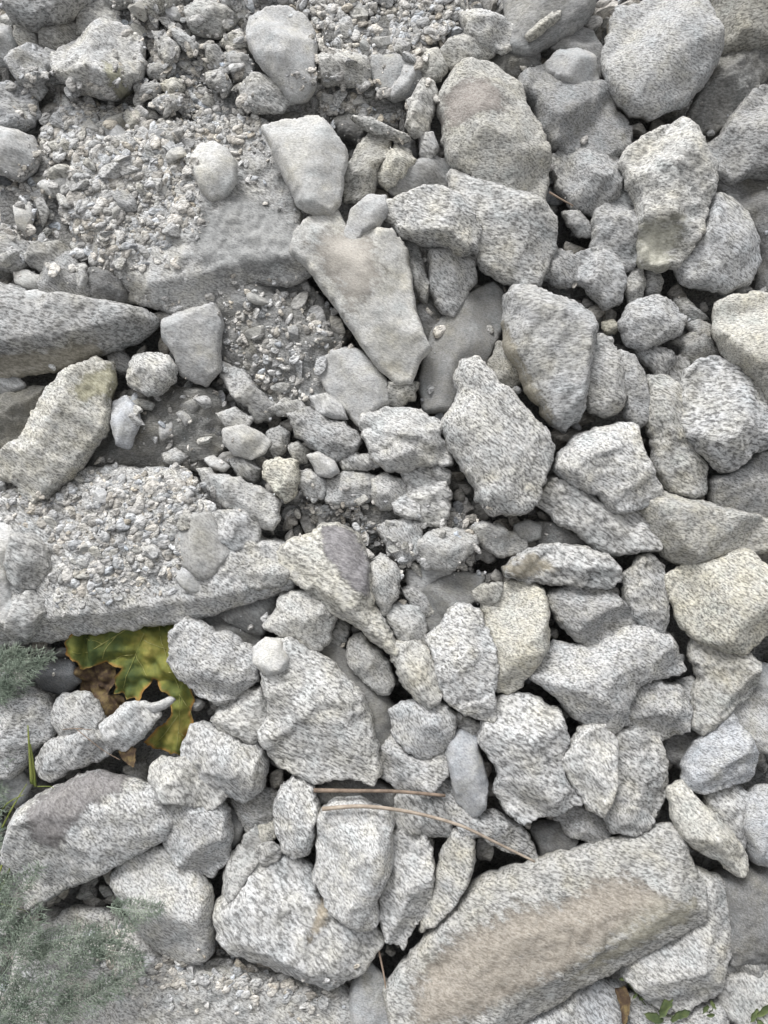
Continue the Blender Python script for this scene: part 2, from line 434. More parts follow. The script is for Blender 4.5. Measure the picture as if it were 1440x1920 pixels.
R('', '', 1.9, .2, 'h', (1.0, -.5), '-40,165 35,162 60,185 70,215 45,238 0,245 -40,240')
R('', 'bright whitish rock at the left edge of the gravel', 2.6, .3, 's', (1.22, 0), '-30,243 25,252 60,260 69,290 60,312 38,332 12,322 -30,310')
R('', '', 2.2, .3, 'h', (.95, 0), '60,158 80,155 88,170 75,185 60,178')
R('', 'slender pale stone slanting among chips at upper left', 2.4, .3, 'h', (1.06, .1), '306,36 325,42 350,65 374,88 366,104 340,90 320,65')
R('', '', 2.4, .3, 'h', (1.08, 0), '288,62 310,66 336,88 331,112 318,126 302,105')
R('', '', 2.2, .3, 'h', (1.02, 0), '276,124 300,120 320,135 302,152 280,144')
R('', '', 2.2, .3, 'h', (1.02, 0), '260,166 290,155 306,165 291,184 262,180')
R('', '', 2.3, .3, 'h', (1.08, .1), '278,200 310,180 340,183 346,196 310,216')
R('', '', 2.3, .3, 'y', (1.1, .6), '300,160 318,150 345,152 345,170 318,176')
R('', '', 2.3, .3, 'h', (1.12, .5), '230,215 250,205 268,212 264,237 245,248')
R('', '', 2.2, .3, 's', (1.05, -.5), '193,242 215,230 240,250 240,270 215,267')
R('', 'small pale triangular stone pointing down in the gravel', 2.5, .3, 's', (1.12, .4), '304,246 333,242 326,275 314,280')
R('', '', 2.2, .3, 'h', (1.1, .5), '92,272 120,256 138,270 128,292 103,287')
R('', 'small white flat stone among gravel at the left', 2.5, .3, 's', (1.2, 0), '72,348 105,325 139,330 136,356 95,370')
R('', '', 2.5, .3, 's', (1.2, 0), '278,340 305,333 316,350 312,368 290,355')
R('round smooth pale stone', 'smooth round pale stone resting on the wide dusty slab', 3.4, .22, 's', (1.3, .15),
  '375,275 400,269 425,283 442,308 440,342 422,367 400,374 380,357 365,328 361,297', nf=0, tilt=(0, 0), bev=.25)
R('', '', 2.3, .3, 'h', (1.0, .2), '190,-40 250,-40 248,5 225,12 200,5')
R('', '', 2.2, .25, 'h', (1.02, .3), '250,-20 330,-25 322,22 290,34 258,30')
R('', 'lumpy pale rock near the top edge left of the smooth upright block', 2.2, .25, 'h', (1.0, .3), '345,22 380,6 420,15 437,35 405,64 368,56')
R('', '', 2.5, .25, 'h', (1.04, 0), '395,-30 455,-30 455,15 420,18')
R('', '', 2.3, .3, 'y', (1.1, .5), '416,82 440,64 465,70 472,92 440,100')
R('', '', 2.3, .3, 'h', (.95, 0), '428,106 455,98 476,120 472,146 445,152 430,132')
R('', '', 2.0, .3, 'h', (.97, 0), '384,92 410,90 426,112 418,132 395,128')
R('', '', 2.4, .3, 'h', (1.05, 0), '386,142 415,138 436,160 428,175 395,164')
R('', 'small white stone by the top left gap above the left edge slab', 2.4, .3, 's', (1.25, 0), '28,388 55,380 63,405 55,437 36,427')
R('', '', 2.3, .3, 's', (1.2, .3), '27,512 50,508 82,520 80,540 50,544 30,530')
R('', '', 2.6, .3, 's', (1.22, 0), '48,548 70,545 90,552 84,566 58,568')
R('', '', 2.2, .25, 'h', (.72, 0), '85,500 130,478 165,520 172,560 150,572 95,562 80,535')
R('', '', 2.9, .3, 'h', (1.05, 0), '146,504 160,503 164,522 160,545 148,542')
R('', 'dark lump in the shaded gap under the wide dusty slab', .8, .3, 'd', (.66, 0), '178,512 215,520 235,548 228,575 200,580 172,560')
R('', '', 2.0, .2, 'h', (.95, 0), '-40,440 40,446 62,480 40,505 0,495 -40,500')
R('', '', 2.1, .25, 'h', (.78, .1), '62,462 110,458 145,480 130,500 90,510 60,492')

# --- left middle
R('rounded white stone', 'rounded speckled white stone above the brownish sunken slab', 2.8, .32, 'h', (1.2, .2),
  '250,672 285,662 315,673 334,690 327,717 305,737 280,742 250,724 238,700')
R('', 'pale grey two-faced block directly right of the rounded white stone', 2.2, .22, 's', (.92, -.1), '312,605 345,590 400,577 411,600 408,692 385,717 345,702 333,665 312,632', cuts=[(315, 620, 395, 700, .5)])
R('long yellowish block', 'long yellowish block slanting down to the left edge, mossy stain at top', 3.0, .24, 'y', (1.12, .35),
  '180,670 210,685 218,728 206,760 205,800 182,833 158,863 128,905 100,929 70,947 50,938 32,910 -10,895 -10,868 20,847 48,817 77,763 95,733 133,695', nf=2,
  stains=[([(140, 690), (190, 670), (215, 700), (205, 750), (170, 740), (140, 760), (120, 730)], (.36, .345, .25), .03)])
R('pale blue oval stone', 'smooth pale bluish oval stone standing beside the long yellowish block', 2.8, .25, 's', (1.12, -1.0), '214,756 235,746 256,765 260,790 252,817 242,840 222,834 211,800', nf=1)
R('', 'reddish grey stone in shade at the left edge under the slab', 1.0, .25, 'd', (.62, .8), '-40,760 50,735 95,728 72,772 45,822 15,852 -40,860')  # low brightness puts the shade on this stone into its colour
R('', '', 1.4, .3, 'h', (.72, 0), '200,660 225,652 253,685 240,702 215,695')
R('', '', 1.2, .3, 'b', (.75, 0), '-20,705 30,703 45,722 25,740 -20,745')
R('', '', 1.9, .3, 'h', (1.02, .4), '235,742 262,745 288,757 285,768 255,765')
R('', '', 1.6, .3, 's', (.98, 0), '300,800 325,788 322,812 302,825')
R('', '', 1.6, .3, 's', (1.1, 0), '332,775 345,771 358,785 348,796')
R('', '', 1.7, .3, 's', (.85, .1), '340,760 360,750 375,755 360,775 343,775')
R('', '', 1.6, .3, 'h', (1.0, .1), '303,852 330,842 352,858 335,870 310,868')
R('flat pale stone', 'small flat pale six-sided stone beside the dark gap in the centre left', 2.6, .24, 's', (1.12, 0), '425,810 455,803 485,818 501,830 491,847 470,854 445,847 426,830')
R('', '', 2.2, .25, 'h', (1.0, .1), '403,776 440,766 472,785 462,805 425,800')
R('', '', 2.2, .3, 's', (1.1, .1), '385,862 400,855 428,875 420,882 396,876')
R('', '', 1.6, .3, 'h', (.8, 0), '430,862 460,858 490,880 480,902 450,895')
R('arrow-shaped shard', 'pale arrow-shaped shard pointing up and left on the gritty lower slab', 2.8, .18, 'h', (1.12, .1),
  '368,878 400,884 430,895 460,905 500,920 527,945 526,970 510,992 490,987 460,967 425,952 400,925 380,900', nf=2)
R('smooth mauve stone', 'smooth mauve-grey stone lying on the gritty lower slab', 2.6, .18, 's', (.86, .15), '335,985 355,968 390,968 410,1000 430,1030 412,1052 396,1077 380,1082 350,1062 338,1030', nf=2)
R('', 'small pale pointed stone below left of the smooth mauve stone', 2.7, .26, 's', (1.16, -.4), '323,1070 335,1056 350,1064 373,1085 379,1106 360,1112 340,1097')
R('', 'speckled pale stone wedged between arrow-shaped shard and smooth mauve stone', 2.3, .22, 'h', (1.08, -.2), '405,966 450,960 482,980 477,1022 440,1032 410,1007')
R('', '', 2.3, .3, 's', (1.12, 0), '266,1026 290,1020 306,1040 296,1052 272,1042')
R('', 'tall bright white stone cut off by the left edge on the gritty slab', 2.9, .25, 's', (1.26, 0), '-30,978 12,983 34,1000 29,1030 16,1062 16,1100 31,1150 20,1165 -30,1165')
R('', 'rounded speckled stone beside the tall white stone at the left edge', 2.6, .28, 'h', (.98, .1), '30,1003 65,1008 89,1030 94,1057 80,1082 55,1099 30,1092 20,1060')
R('', '', 2.5, .26, 'h', (1.0, .1), '38,1125 55,1107 80,1123 84,1147 66,1167 50,1192 22,1177')
R('', 'pale flat stone at the right tip of the gritty lower slab', 2.5, .2, 'h', (1.06, .3), '453,1066 480,1053 522,1058 548,1072 532,1092 490,1100 460,1087')
R('', '', 2.4, .3, 's', (1.2, 0), '340,925 350,915 362,925 355,940 342,938')

# --- upper centre
R('smooth upright block', 'smooth pale upright block tapering downward near the top edge', 3.0, .24, 's', (1.15, -.1),
  '470,35 505,17 540,16 570,33 589,60 593,110 591,165 570,187 550,190 520,152 500,127 475,102 463,65', nf=3)
R('', 'pale speckled stone under the tip of the smooth upright block', 2.4, .24, 'h', (1.06, .1), '453,165 480,148 510,153 537,175 547,192 530,205 480,207 458,187')
R('pale wedge-shaped stone', 'smooth pale wedge-shaped stone, broad on top, tip resting on the long block', 4.2, .15, 's', (1.24, .1),
  '491,240 520,232 545,228 590,219 612,231 631,255 650,285 641,350 633,387 620,402 590,402 560,385 545,350 520,305 505,268', nf=0, bev=.08, tilt=(.03, -.04))
R('', '', 2.5, .3, 'h', (1.15, .3), '600,120 620,104 650,102 686,110 692,142 680,162 640,152 610,157')
R('', '', 2.4, .26, 'b', (1.1, 0), '698,113 740,112 768,125 787,150 772,177 740,182 713,166 695,140')
R('', '', 2.8, .3, 's', (1.18, 0), '755,112 778,110 781,135 765,168 735,185 732,170 750,145')
R('pale finger stone', 'pale upright finger-shaped stone left of the pink-tinged rock', 3.0, .28, 'h', (1.14, .1), '788,158 812,158 818,185 806,225 796,257 775,257 757,237 765,200', nf=2)
R('', '', 2.4, .28, 'h', (1.08, .6), '800,95 822,98 835,125 826,152 800,157 787,130')
R('', '', 2.2, .24, 'h', (1.08, .4), '828,107 850,80 880,67 916,85 922,100 890,113 860,124 835,120')
R('', 'bright speckled block near the top edge left of the smooth grey boulder', 2.8, .24, 'h', (1.16, .1), '862,28 900,23 940,40 966,60 960,90 940,99 910,86 878,70')
R('', '', 1.3, .2, 'd', (.62, .2), '880,125 930,100 975,90 1005,108 1012,140 980,152 940,146')  # slab lying in shadow, the shadow put into its dark tint
R('smooth grey boulder', 'smooth grey boulder top with a stick-like chip on it, cut by the top edge', 2.4, .2, 's', (.76, 0),
  '945,-50 1115,-50 1108,15 1085,48 1050,72 1020,87 985,102 958,92 952,40', nf=2)
R('', 'pale narrow stick-like chip lying on the smooth grey boulder', 3.9, .35, 'h', (1.1, .7), '985,68 1010,48 1035,26 1050,24 1048,34 1020,58 992,78', nf=1)
R('pink-tinged rock', 'large rock with a pinkish upper face right of the pale finger stone', 3.0, .22, 'h', (1.06, .5),
  '830,162 850,136 885,121 920,129 950,145 975,170 987,210 1012,240 1032,285 1031,340 1020,382 1000,400 950,372 900,355 852,325 835,290 822,230 820,190', nf=2,
  stains=[([(835, 160), (880, 130), (940, 150), (960, 200), (900, 215), (850, 230), (825, 200)], (.40, .365, .34), .04)], cuts=[(960, 150, 1010, 380, -.5)])
R('bright angular shard', 'bright speckled angular shard leaning from the smooth pale finger across the centre top', 3.6, .22, 'g', (1.18, .1),
  '700,392 740,375 790,360 830,356 862,372 882,400 902,430 892,470 870,482 830,462 790,456 755,442 728,415', nf=2)
R('', 'large speckled rock under the pink-tinged rock and behind the bright shard', 2.6, .2, 'g', (1.06, .1),
  '845,332 900,345 960,362 1010,383 1036,420 1039,470 1017,520 990,547 955,532 915,508 890,472 870,420 850,380', nf=2)
R('', 'smooth pale finger of stone pointing down left onto the long block', 4.3, .25, 's', (1.1, -.1), '648,442 660,395 690,369 722,369 727,395 710,422 680,437 665,457', nf=1)
R('long smooth block', 'long smooth pale block slanting down to the right through the centre', 3.2, .20, 's', (1.2, .25),
  '553,442 595,403 630,398 655,436 690,438 735,438 762,470 767,520 777,590 800,638 807,655 786,672 776,690 770,717 745,717 713,692 680,642 640,592 608,547 578,502 545,472', nf=1, tilt=(.05, .05), bev=.09,
  cuts=[(545, 470, 700, 690, .45), (740, 440, 800, 650, -.55)], stains=[([(570, 440), (640, 410), (700, 440), (720, 520), (660, 580), (600, 500)], (.46, .43, .39), .06)])
R('', 'smooth dull grey stone tilting behind the bright angular shard', 2.2, .2, 's', (.80, 0), '730,350 770,312 810,300 852,310 837,342 790,362 750,368')
R('', '', 2.8, .28, 'y', (1.15, .6), '706,337 720,300 745,274 772,290 777,310 750,337 725,352')
R('', 'speckled upright stone touching the right side of the wedge-shaped stone', 2.6, .26, 'h', (1.02, .5), '698,255 728,257 727,285 706,320 696,352 682,374 650,378 640,352 658,310 675,280')
R('', 'thin splinter of stone lying slanted right above the wedge-shaped stone', 3.2, .4, 'h', (1.0, .3), '660,222 690,224 730,243 769,262 757,270 720,256 683,241', nf=1)
R('', '', 2.6, .3, 'h', (1.08, -.1), '788,250 813,250 822,280 806,302 788,291')
R('', '', 1.4, .3, 'd', (.55, 0), '622,225 655,218 690,245 675,268 640,262')  # dark stone added as fill where there is only shade
R('', '', 2.2, .3, 'h', (.78, .2), '749,455 775,459 791,490 804,530 797,562 780,542 763,510')
R('', 'upright grey stone with a bright right half below the bright angular shard', 2.2, .24, 'h', (.95, 0), '806,475 845,469 886,490 891,530 866,562 850,592 830,577 811,550')
R('', '', 1.0, .25, 'd', (.72, 0), '775,600 800,560 830,570 820,620 795,640')
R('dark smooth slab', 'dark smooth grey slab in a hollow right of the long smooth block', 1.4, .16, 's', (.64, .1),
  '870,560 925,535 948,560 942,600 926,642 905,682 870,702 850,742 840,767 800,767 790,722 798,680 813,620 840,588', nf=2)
R('pale four-sided stone', 'smooth pale four-sided stone tucked under the long smooth block', 2.4, .18, 's', (1.02, 0),
  '598,690 625,663 665,658 700,690 722,720 724,752 700,767 672,792 650,762 623,740', nf=1)
R('', '', 2.2, .25, 'h', (.9, .5), '725,715 765,712 783,720 778,748 750,762 727,758')
R('', 'broad speckled stone with a notched edge left of the big oval granite rock', 2.9, .2, 'h', (1.12, .1),
  '683,775 730,766 790,768 820,785 830,800 822,820 842,845 844,867 800,870 760,882 730,880 698,862 688,830 676,800', nf=2)
R('', '', 2.3, .26, 'h', (1.1, 0), '635,862 660,848 702,853 712,872 680,880 645,880')
R('', 'grey speckled rock beside the dark slit in the centre left', 2.2, .22, 'h', (.94, 0), '545,780 580,768 620,790 650,798 674,830 660,847 640,857 620,862 600,842 558,812', nf=3)
R('', '', 2.7, .22, 's', (1.06, -.1), '583,745 612,738 640,760 650,785 625,783 595,772')
R('', '', 2.4, .24, 'h', (1.04, .1), '505,768 535,748 562,752 580,772 545,782 520,780')
R('yellowish lump', 'small yellowish lumpy stone in the centre left', 3.0, .34, 'y', (1.22, .9), '496,870 520,860 556,866 560,900 552,927 535,939 514,922 499,897')
R('', '', 2.9, .3, 's', (1.1, 0), '577,855 600,847 627,868 634,885 620,895 598,890')
R('', '', 1.9, .3, 'h', (.86, .1), '503,810 525,798 542,812 535,845 515,856 503,838')
R('', '', 2.0, .3, 'h', (.86, .1), '538,835 560,828 580,845 575,868 552,870')
R('', '', 2.2, .28, 'h', (.98, 0), '558,885 585,882 612,905 608,933 580,937 562,915')
R('', '', 2.1, .24, 'h', (.95, 0), '610,907 650,889 702,895 697,932 660,942 618,937')
R('', 'pale chunky stone below the broad notched stone', 2.5, .28, 'h', (1.12, .1), '700,902 725,888 752,900 757,925 742,947 715,950 698,925')
R('', 'larger pale stone right of the chunky one, below the notched stone', 2.5, .24, 'h', (1.12, .1), '760,887 800,878 832,900 842,925 837,960 830,982 795,977 770,942')
R('', '', 2.8, .26, 'h', (1.12, 0), '733,942 760,929 787,945 792,977 765,972 745,962')
R('', '', 2.0, .3, 'h', (1.05, 0), '808,880 825,872 845,885 842,905 822,903')

# --- right of centre
R('big oval granite rock', 'big pale oval speckled granite rock in the middle right of the centre', 3.4, .24, 'g', (1.14, .15),
  '868,677 890,668 910,688 930,713 960,735 985,763 1012,790 1032,820 1039,860 1030,890 1012,927 1000,952 960,965 920,962 895,937 883,900 858,870 838,830 831,790 842,760 858,740 855,700', nf=1, bev=.14, cuts=[(1030, 900, 925, 700, .9)], tmax=.05)
R('grey shield-shaped rock', 'grey shield-shaped rock with a tan left edge above the black gap', 3.2, .2, 'h', (.98, -.2),
  '943,560 960,540 1000,543 1040,558 1080,573 1117,600 1112,650 1102,690 1092,740 1087,790 1060,810 1030,797 1008,770 988,730 973,690 948,650 940,610', nf=0, tilt=(.0, .05), bev=.1, cuts=[(940, 590, 1050, 800, .8)],
  stains=[([(938, 560), (952, 590), (985, 680), (1030, 760), (1050, 800), (1020, 805), (980, 735), (935, 640)], (.43, .40, .33), .02)])
R('', 'brownish stone wedged between the dark smooth slab and the shield-shaped rock', 1.9, .22, 'h', (.74, .7), '915,690 938,648 960,648 988,700 962,722 930,713')
R('', 'mottled pale upright stone right of the shield-shaped rock', 2.8, .28, 'h', (1.02, .1), '1123,628 1145,633 1157,665 1162,700 1170,745 1157,772 1130,780 1100,767 1090,720 1096,670', nf=3)
R('', 'slim grey upright stone beside the mottled upright stone', 2.4, .28, 'h', (.92, -.1), '1160,666 1180,673 1197,705 1210,750 1207,792 1190,797 1175,772 1160,730 1150,690', nf=2)
R('', 'blocky grey rock above a small black hole right of centre', 2.7, .26, 'h', (.95, -.2), '1163,610 1183,573 1220,556 1257,570 1277,600 1272,625 1235,642 1205,657 1173,647', nf=3)
R('', '', 2.2, .24, 'h', (.84, 0), '1196,658 1240,656 1282,680 1292,700 1270,722 1235,712 1213,690')
R('', 'long narrow ochre-tinged rock standing left of the big tilted grey rock', 2.3, .22, 'y', (.96, .2), '1212,705 1245,713 1272,735 1277,790 1292,840 1317,870 1316,920 1295,932 1260,917 1230,880 1218,820 1212,770', nf=2)
R('bright four-sided rock', 'bright four-sided granite rock with a hooked lower tip', 3.4, .2, 'g', (1.16, .05),
  '1038,877 1060,833 1100,810 1160,796 1187,800 1202,840 1217,880 1237,925 1231,942 1180,962 1140,957 1118,930 1080,912', nf=1)
R('', 'low speckled rock running under the bright four-sided rock', 2.5, .2, 'g', (1.0, .1), '1003,937 1035,903 1065,903 1090,923 1120,943 1140,958 1200,958 1227,982 1226,1027 1180,1032 1140,1034 1100,1012 1060,982 1030,962', nf=2)
R('big tilted grey rock', 'big tilted bluish grey granite rock at the right side', 3.2, .22, 'g', (1.08, -.2),
  '1273,760 1283,700 1310,673 1350,673 1392,710 1440,745 1480,780 1470,830 1400,852 1375,877 1350,882 1320,857 1285,822 1270,792', nf=2)
R('warm white rock', 'big warm white rock with pinkish top at the right edge', 3.8, .22, 'h', (1.2, .7), '1343,570 1380,551 1500,551 1500,790 1440,760 1410,732 1378,692 1353,657 1337,620', nf=2)
R('', '', 1.2, .3, 'b', (.66, .3), '1330,905 1350,895 1358,925 1345,945 1328,935')  # dark stone put in for the darkness of a small gap

# --- upper right
R('big rounded boulder', 'big rounded pale boulder near the top right, the largest round one', 3.2, .26, 'h', (1.08, -.15),
  '1140,45 1160,14 1200,12 1215,-8 1250,-12 1290,3 1312,28 1330,60 1346,100 1337,132 1312,167 1285,197 1250,212 1215,220 1180,207 1163,182 1140,162 1132,120 1137,80', nf=2, bev=.3, tmax=.055)
R('', 'small smooth cap-like stone touching the left of the big rounded boulder', 2.8, .24, 's', (.98, -.2), '1022,122 1045,99 1080,93 1112,105 1122,150 1127,177 1090,172 1055,157 1028,140', nf=2)
R('', '', 2.0, .2, 's', (.74, -.1), '1040,88 1075,50 1107,63 1127,100 1125,140 1080,105')
R('', 'shaded block with a cream top in the top right corner', 1.8, .24, 'h', (.86, .8), '1315,-50 1500,-50 1500,90 1400,102 1348,106 1335,60', cuts=[(1320, 62, 1500, 60, .7)])
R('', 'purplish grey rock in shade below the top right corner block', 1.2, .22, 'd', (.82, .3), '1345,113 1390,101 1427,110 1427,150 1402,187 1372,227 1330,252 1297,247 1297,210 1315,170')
R('', 'mottled grey rock at the right edge, right of the bright lumpy column', 2.0, .22, 'h', (.92, 0), '1413,168 1500,160 1500,325 1400,327 1370,337 1330,322 1308,290 1350,260 1380,220 1393,190', nf=3)
R('bright lumpy column', 'bright lumpy column of pale rock standing below the big rounded boulder', 3.3, .26, 'h', (1.2, .25),
  '1248,240 1275,227 1300,243 1307,280 1332,320 1334,360 1317,392 1311,440 1292,472 1270,502 1230,507 1198,492 1193,440 1193,380 1178,340 1158,310 1173,280 1213,254', nf=3, lump=.006,
  stains=[([(1205, 400), (1300, 400), (1280, 500), (1200, 500)], (.50, .49, .42), .05)])
R('', 'rounded bluish speckled rock right of the bright lumpy column', 2.8, .26, 'g', (1.12, -.4), '1328,370 1360,370 1392,400 1417,440 1427,490 1402,532 1360,550 1320,542 1280,532 1268,495 1290,470 1310,430', nf=2, bev=.25)
R('', 'broad grey rock filling the space left of the bright lumpy column', 1.9, .2, 'h', (.84, -.2), '978,150 1010,136 1035,153 1060,158 1130,173 1152,200 1177,240 1182,270 1150,292 1130,302 1100,287 1060,287 1030,272 1008,240 998,200 973,180', nf=2)
R('', 'grey sunken stone below the broad grey rock in the upper right', 1.7, .22, 'h', (.84, -.1), '1033,300 1060,283 1110,288 1152,293 1163,330 1152,372 1120,397 1080,392 1048,350')
R('', '', 2.1, .22, 'h', (.94, -.1), '1118,400 1150,378 1162,350 1192,370 1199,420 1202,480 1180,502 1150,502 1118,470 1112,430')
R('', '', 1.9, .3, 'h', (.9, 0), '1055,400 1080,396 1105,420 1108,442 1085,442 1062,425')
R('', '', 2.3, .26, 'h', (1.0, -.2), '1083,480 1120,468 1152,490 1167,540 1156,562 1135,572 1105,547 1080,522')
R('', '', 2.0, .28, 'h', (.92, 0), '1025,485 1055,470 1083,490 1080,530 1048,537 1023,515')
R('', '', 1.9, .3, 'h', (.95, .2), '1180,508 1200,505 1208,530 1200,565 1180,572 1172,540')
R('', '', 1.7, .3, 'h', (.82, 0), '1210,510 1232,505 1242,530 1232,552 1212,548')
R('', '', 2.0, .3, 'h', (.82, .2), '1263,562 1285,558 1315,588 1330,600 1295,604 1273,590')
R('', '', 2.0, .3, 'h', (.85, .2), '1285,602 1310,596 1332,612 1330,640 1300,635')
R('', '', 1.8, .3, 'h', (.76, .3), '1268,642 1300,628 1332,648 1348,672 1310,682 1280,672')
R('', '', 2.0, .35, 'h', (.86, 1.4), '1130,606 1148,600 1162,612 1155,628 1135,628')
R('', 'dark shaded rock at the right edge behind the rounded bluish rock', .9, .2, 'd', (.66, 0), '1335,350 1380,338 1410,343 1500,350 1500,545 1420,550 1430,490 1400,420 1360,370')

# --- centre, small stuff around the bone-shaped ridge
R('bone-shaped ridge stone', 'long bone-shaped pale stone with a smooth purplish grey patch', 3.0, .22, 'y', (1.12, .45),
  '520,1035 550,1010 585,1003 600,983 640,983 670,1003 690,1045 693,1100 703,1140 737,1190 752,1215 740,1227 715,1212 690,1187 655,1162 620,1147 590,1112 563,1092 533,1077', nf=1,
  cuts=[(600, 1000, 720, 1160, -.35)], stains=[([(600, 985), (640, 983), (668, 1003), (692, 1045), (696, 1125), (668, 1112), (640, 1080), (615, 1050), (598, 1020)], (.24, .23, .245), .014)])
R('', 'speckled tapering stone continuing the bone-shaped stone downward', 3.1, .26, 'h', (1.04, .4), '738,1205 770,1198 802,1215 822,1245 834,1285 827,1312 800,1327 780,1312 755,1282 733,1240', nf=2)
R('', 'narrow pale stone standing right of the purplish grey patch', 2.9, .3, 'h', (1.12, .2), '698,1050 715,1040 742,1055 750,1080 740,1120 727,1152 715,1157 698,1130 690,1090', nf=2)
R('', '', 2.4, .26, 'h', (.98, .1), '726,1150 750,1133 782,1145 797,1180 797,1212 770,1214 743,1187')
R('upright white rock', 'upright white granite rock with a ragged bottom tip', 3.3, .26, 'g', (1.18, 0),
  '850,1138 870,1133 897,1143 914,1180 927,1210 934,1250 924,1290 927,1347 905,1347 880,1337 850,1327 833,1310 818,1270 806,1230 801,1190 825,1173 840,1155', nf=2)
R('cream upright rock', 'cream yellow upright rock right of the upright white rock', 3.1, .24, 'y', (1.14, .6),
  '943,1095 985,1086 1017,1100 1027,1140 1032,1190 1030,1215 1002,1252 975,1282 950,1302 930,1292 925,1240 915,1190 908,1150 903,1120 925,1108', nf=2, bev=.25)
R('', '', 2.3, .28, 'h', (.98, .6), '883,1112 905,1095 940,1095 935,1125 915,1142 890,1132')
R('', 'pale blocky stone with a whiter lump, centre, right of small chips', 2.9, .26, 'h', (1.12, .1), '785,1012 810,998 835,990 865,996 892,1003 894,1020 872,1042 850,1067 830,1067 800,1057 776,1040', nf=3)
R('', '', 2.5, .26, 'h', (1.08, 0), '715,990 750,976 782,983 787,1010 777,1042 755,1052 735,1037 722,1012')
R('', '', 2.4, .24, 'h', (1.05, .1), '890,990 915,983 950,998 982,1015 977,1032 940,1037 908,1022')
R('', '', 1.8, .22, 's', (.9, 0), '768,1072 800,1060 842,1070 838,1102 800,1107 773,1102')
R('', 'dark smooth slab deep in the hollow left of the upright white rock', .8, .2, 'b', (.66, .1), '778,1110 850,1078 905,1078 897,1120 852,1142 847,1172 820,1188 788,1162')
R('', '', 2.0, .26, 'h', (1.0, 0), '753,1105 775,1100 800,1120 815,1150 795,1155 768,1135')
R('pinkish white stone', 'pinkish white stone pointing left under the bone-shaped stone', 2.6, .28, 'h', (1.14, .3), '503,1172 520,1150 530,1123 565,1106 590,1113 612,1130 622,1155 614,1192 595,1212 570,1202 528,1187', nf=2)
R('', '', 1.4, .24, 'h', (.72, .1), '612,1160 640,1158 657,1175 652,1202 625,1214 608,1202')
R('', 'slim speckled stone standing in the dark cleft below the bone-shaped stone', 2.2, .28, 'h', (.9, .2), '660,1200 680,1193 702,1215 722,1240 734,1275 724,1300 700,1287 673,1262 656,1235', nf=2)
R('dark brown-grey slab', 'dark brown-grey slab running down the right side of the big pale granite', 1.3, .16, 's', (.46, .3), '560,1210 620,1203 652,1225 682,1260 712,1300 742,1330 747,1370 737,1420 712,1442 698,1400 678,1330 648,1290 608,1240', nf=1)
R('big pale granite', 'biggest pale granite rock of the lower centre, straight bottom edge', 3.2, .20, 'g', (1.18, .15),
  '482,1225 500,1205 530,1203 545,1194 570,1213 610,1233 642,1265 682,1305 686,1340 702,1375 712,1410 717,1440 702,1467 650,1452 620,1467 590,1470 555,1452 520,1432 493,1400 486,1370 510,1340 498,1310 490,1270', nf=1, tmax=.045)
R('', 'small smooth white stone sitting on the top corner of the big pale granite', 4.4, .28, 's', (1.2, .1), '476,1215 500,1199 525,1204 542,1235 532,1256 502,1264 478,1242', nf=1)
R('', 'blocky speckled stone right of the green leaf', 2.6, .24, 'g', (1.12, -.1), '328,1190 350,1163 380,1173 430,1193 465,1213 482,1240 482,1272 450,1292 415,1312 385,1302 350,1277 323,1240', nf=2)
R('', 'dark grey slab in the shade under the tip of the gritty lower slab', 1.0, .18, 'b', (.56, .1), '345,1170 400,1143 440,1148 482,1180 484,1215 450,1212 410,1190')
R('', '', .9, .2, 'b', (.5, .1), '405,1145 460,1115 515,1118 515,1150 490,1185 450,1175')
R('', 'speckled stone below the blocky one right of the leaf', 2.4, .24, 'g', (1.0, .2), '403,1345 420,1310 450,1299 490,1288 502,1320 497,1360 480,1387 450,1377 420,1367', nf=2)
R('', 'speckled stone with a sharp right side left of the big pale granite', 2.6, .24, 'g', (1.05, -.1), '360,1368 385,1358 420,1373 455,1383 487,1400 497,1440 492,1470 460,1492 425,1482 390,1462 355,1432 348,1400', nf=2)
R('', 'pale flat shard lying across the lower part of the green leaf', 3.3, .2, 'h', (1.14, -.2), '193,1360 215,1338 245,1318 275,1318 300,1340 287,1362 260,1387 235,1402 203,1397', nf=2)
R('', 'narrow pale splinter of stone pointing across the green leaf', 3.4, .3, 's', (.98, -.2), '276,1325 295,1317 318,1309 325,1312 308,1328 285,1337', nf=1)
R('', 'long flat pale stone beneath the shard at lower left', 2.6, .18, 'g', (1.12, -.1), '76,1420 95,1393 130,1378 180,1363 202,1380 227,1400 202,1412 170,1427 130,1442 100,1460 83,1452', nf=2)
R('', '', 2.2, .24, 'h', (.98, 0), '108,1310 140,1303 167,1310 192,1345 172,1372 130,1387 106,1350')
R('', 'speckled grey rock half under the feathery plant at the left edge', 2.2, .22, 'g', (.95, -.2), '-40,1290 35,1283 77,1305 102,1340 97,1380 60,1402 30,1452 -40,1455', nf=2)
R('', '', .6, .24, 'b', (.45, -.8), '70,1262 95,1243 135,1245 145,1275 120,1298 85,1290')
R('', 'rounded bluish grey stone right of the big pale granite', 3.0, .28, 'g', (1.08, -.3), '733,1335 765,1313 800,1308 837,1320 854,1345 850,1380 830,1410 800,1422 765,1412 742,1380', nf=3, bev=.26)
R('', 'grey speckled stone under the rounded bluish grey stone', 2.3, .24, 'g', (.94, 0), '712,1412 735,1385 765,1412 800,1420 832,1410 836,1442 800,1482 760,1477 718,1452', nf=2)
R('bluish drop-shaped stone', 'smooth bluish drop-shaped stone hanging left of the granite block', 2.7, .26, 's', (.98, -.9), '838,1385 865,1368 892,1380 902,1420 912,1470 907,1512 885,1532 858,1502 843,1450 833,1410', nf=1)
R('', '', 2.2, .28, 'h', (.98, 0), '848,1345 875,1338 905,1352 895,1380 870,1392 850,1372')
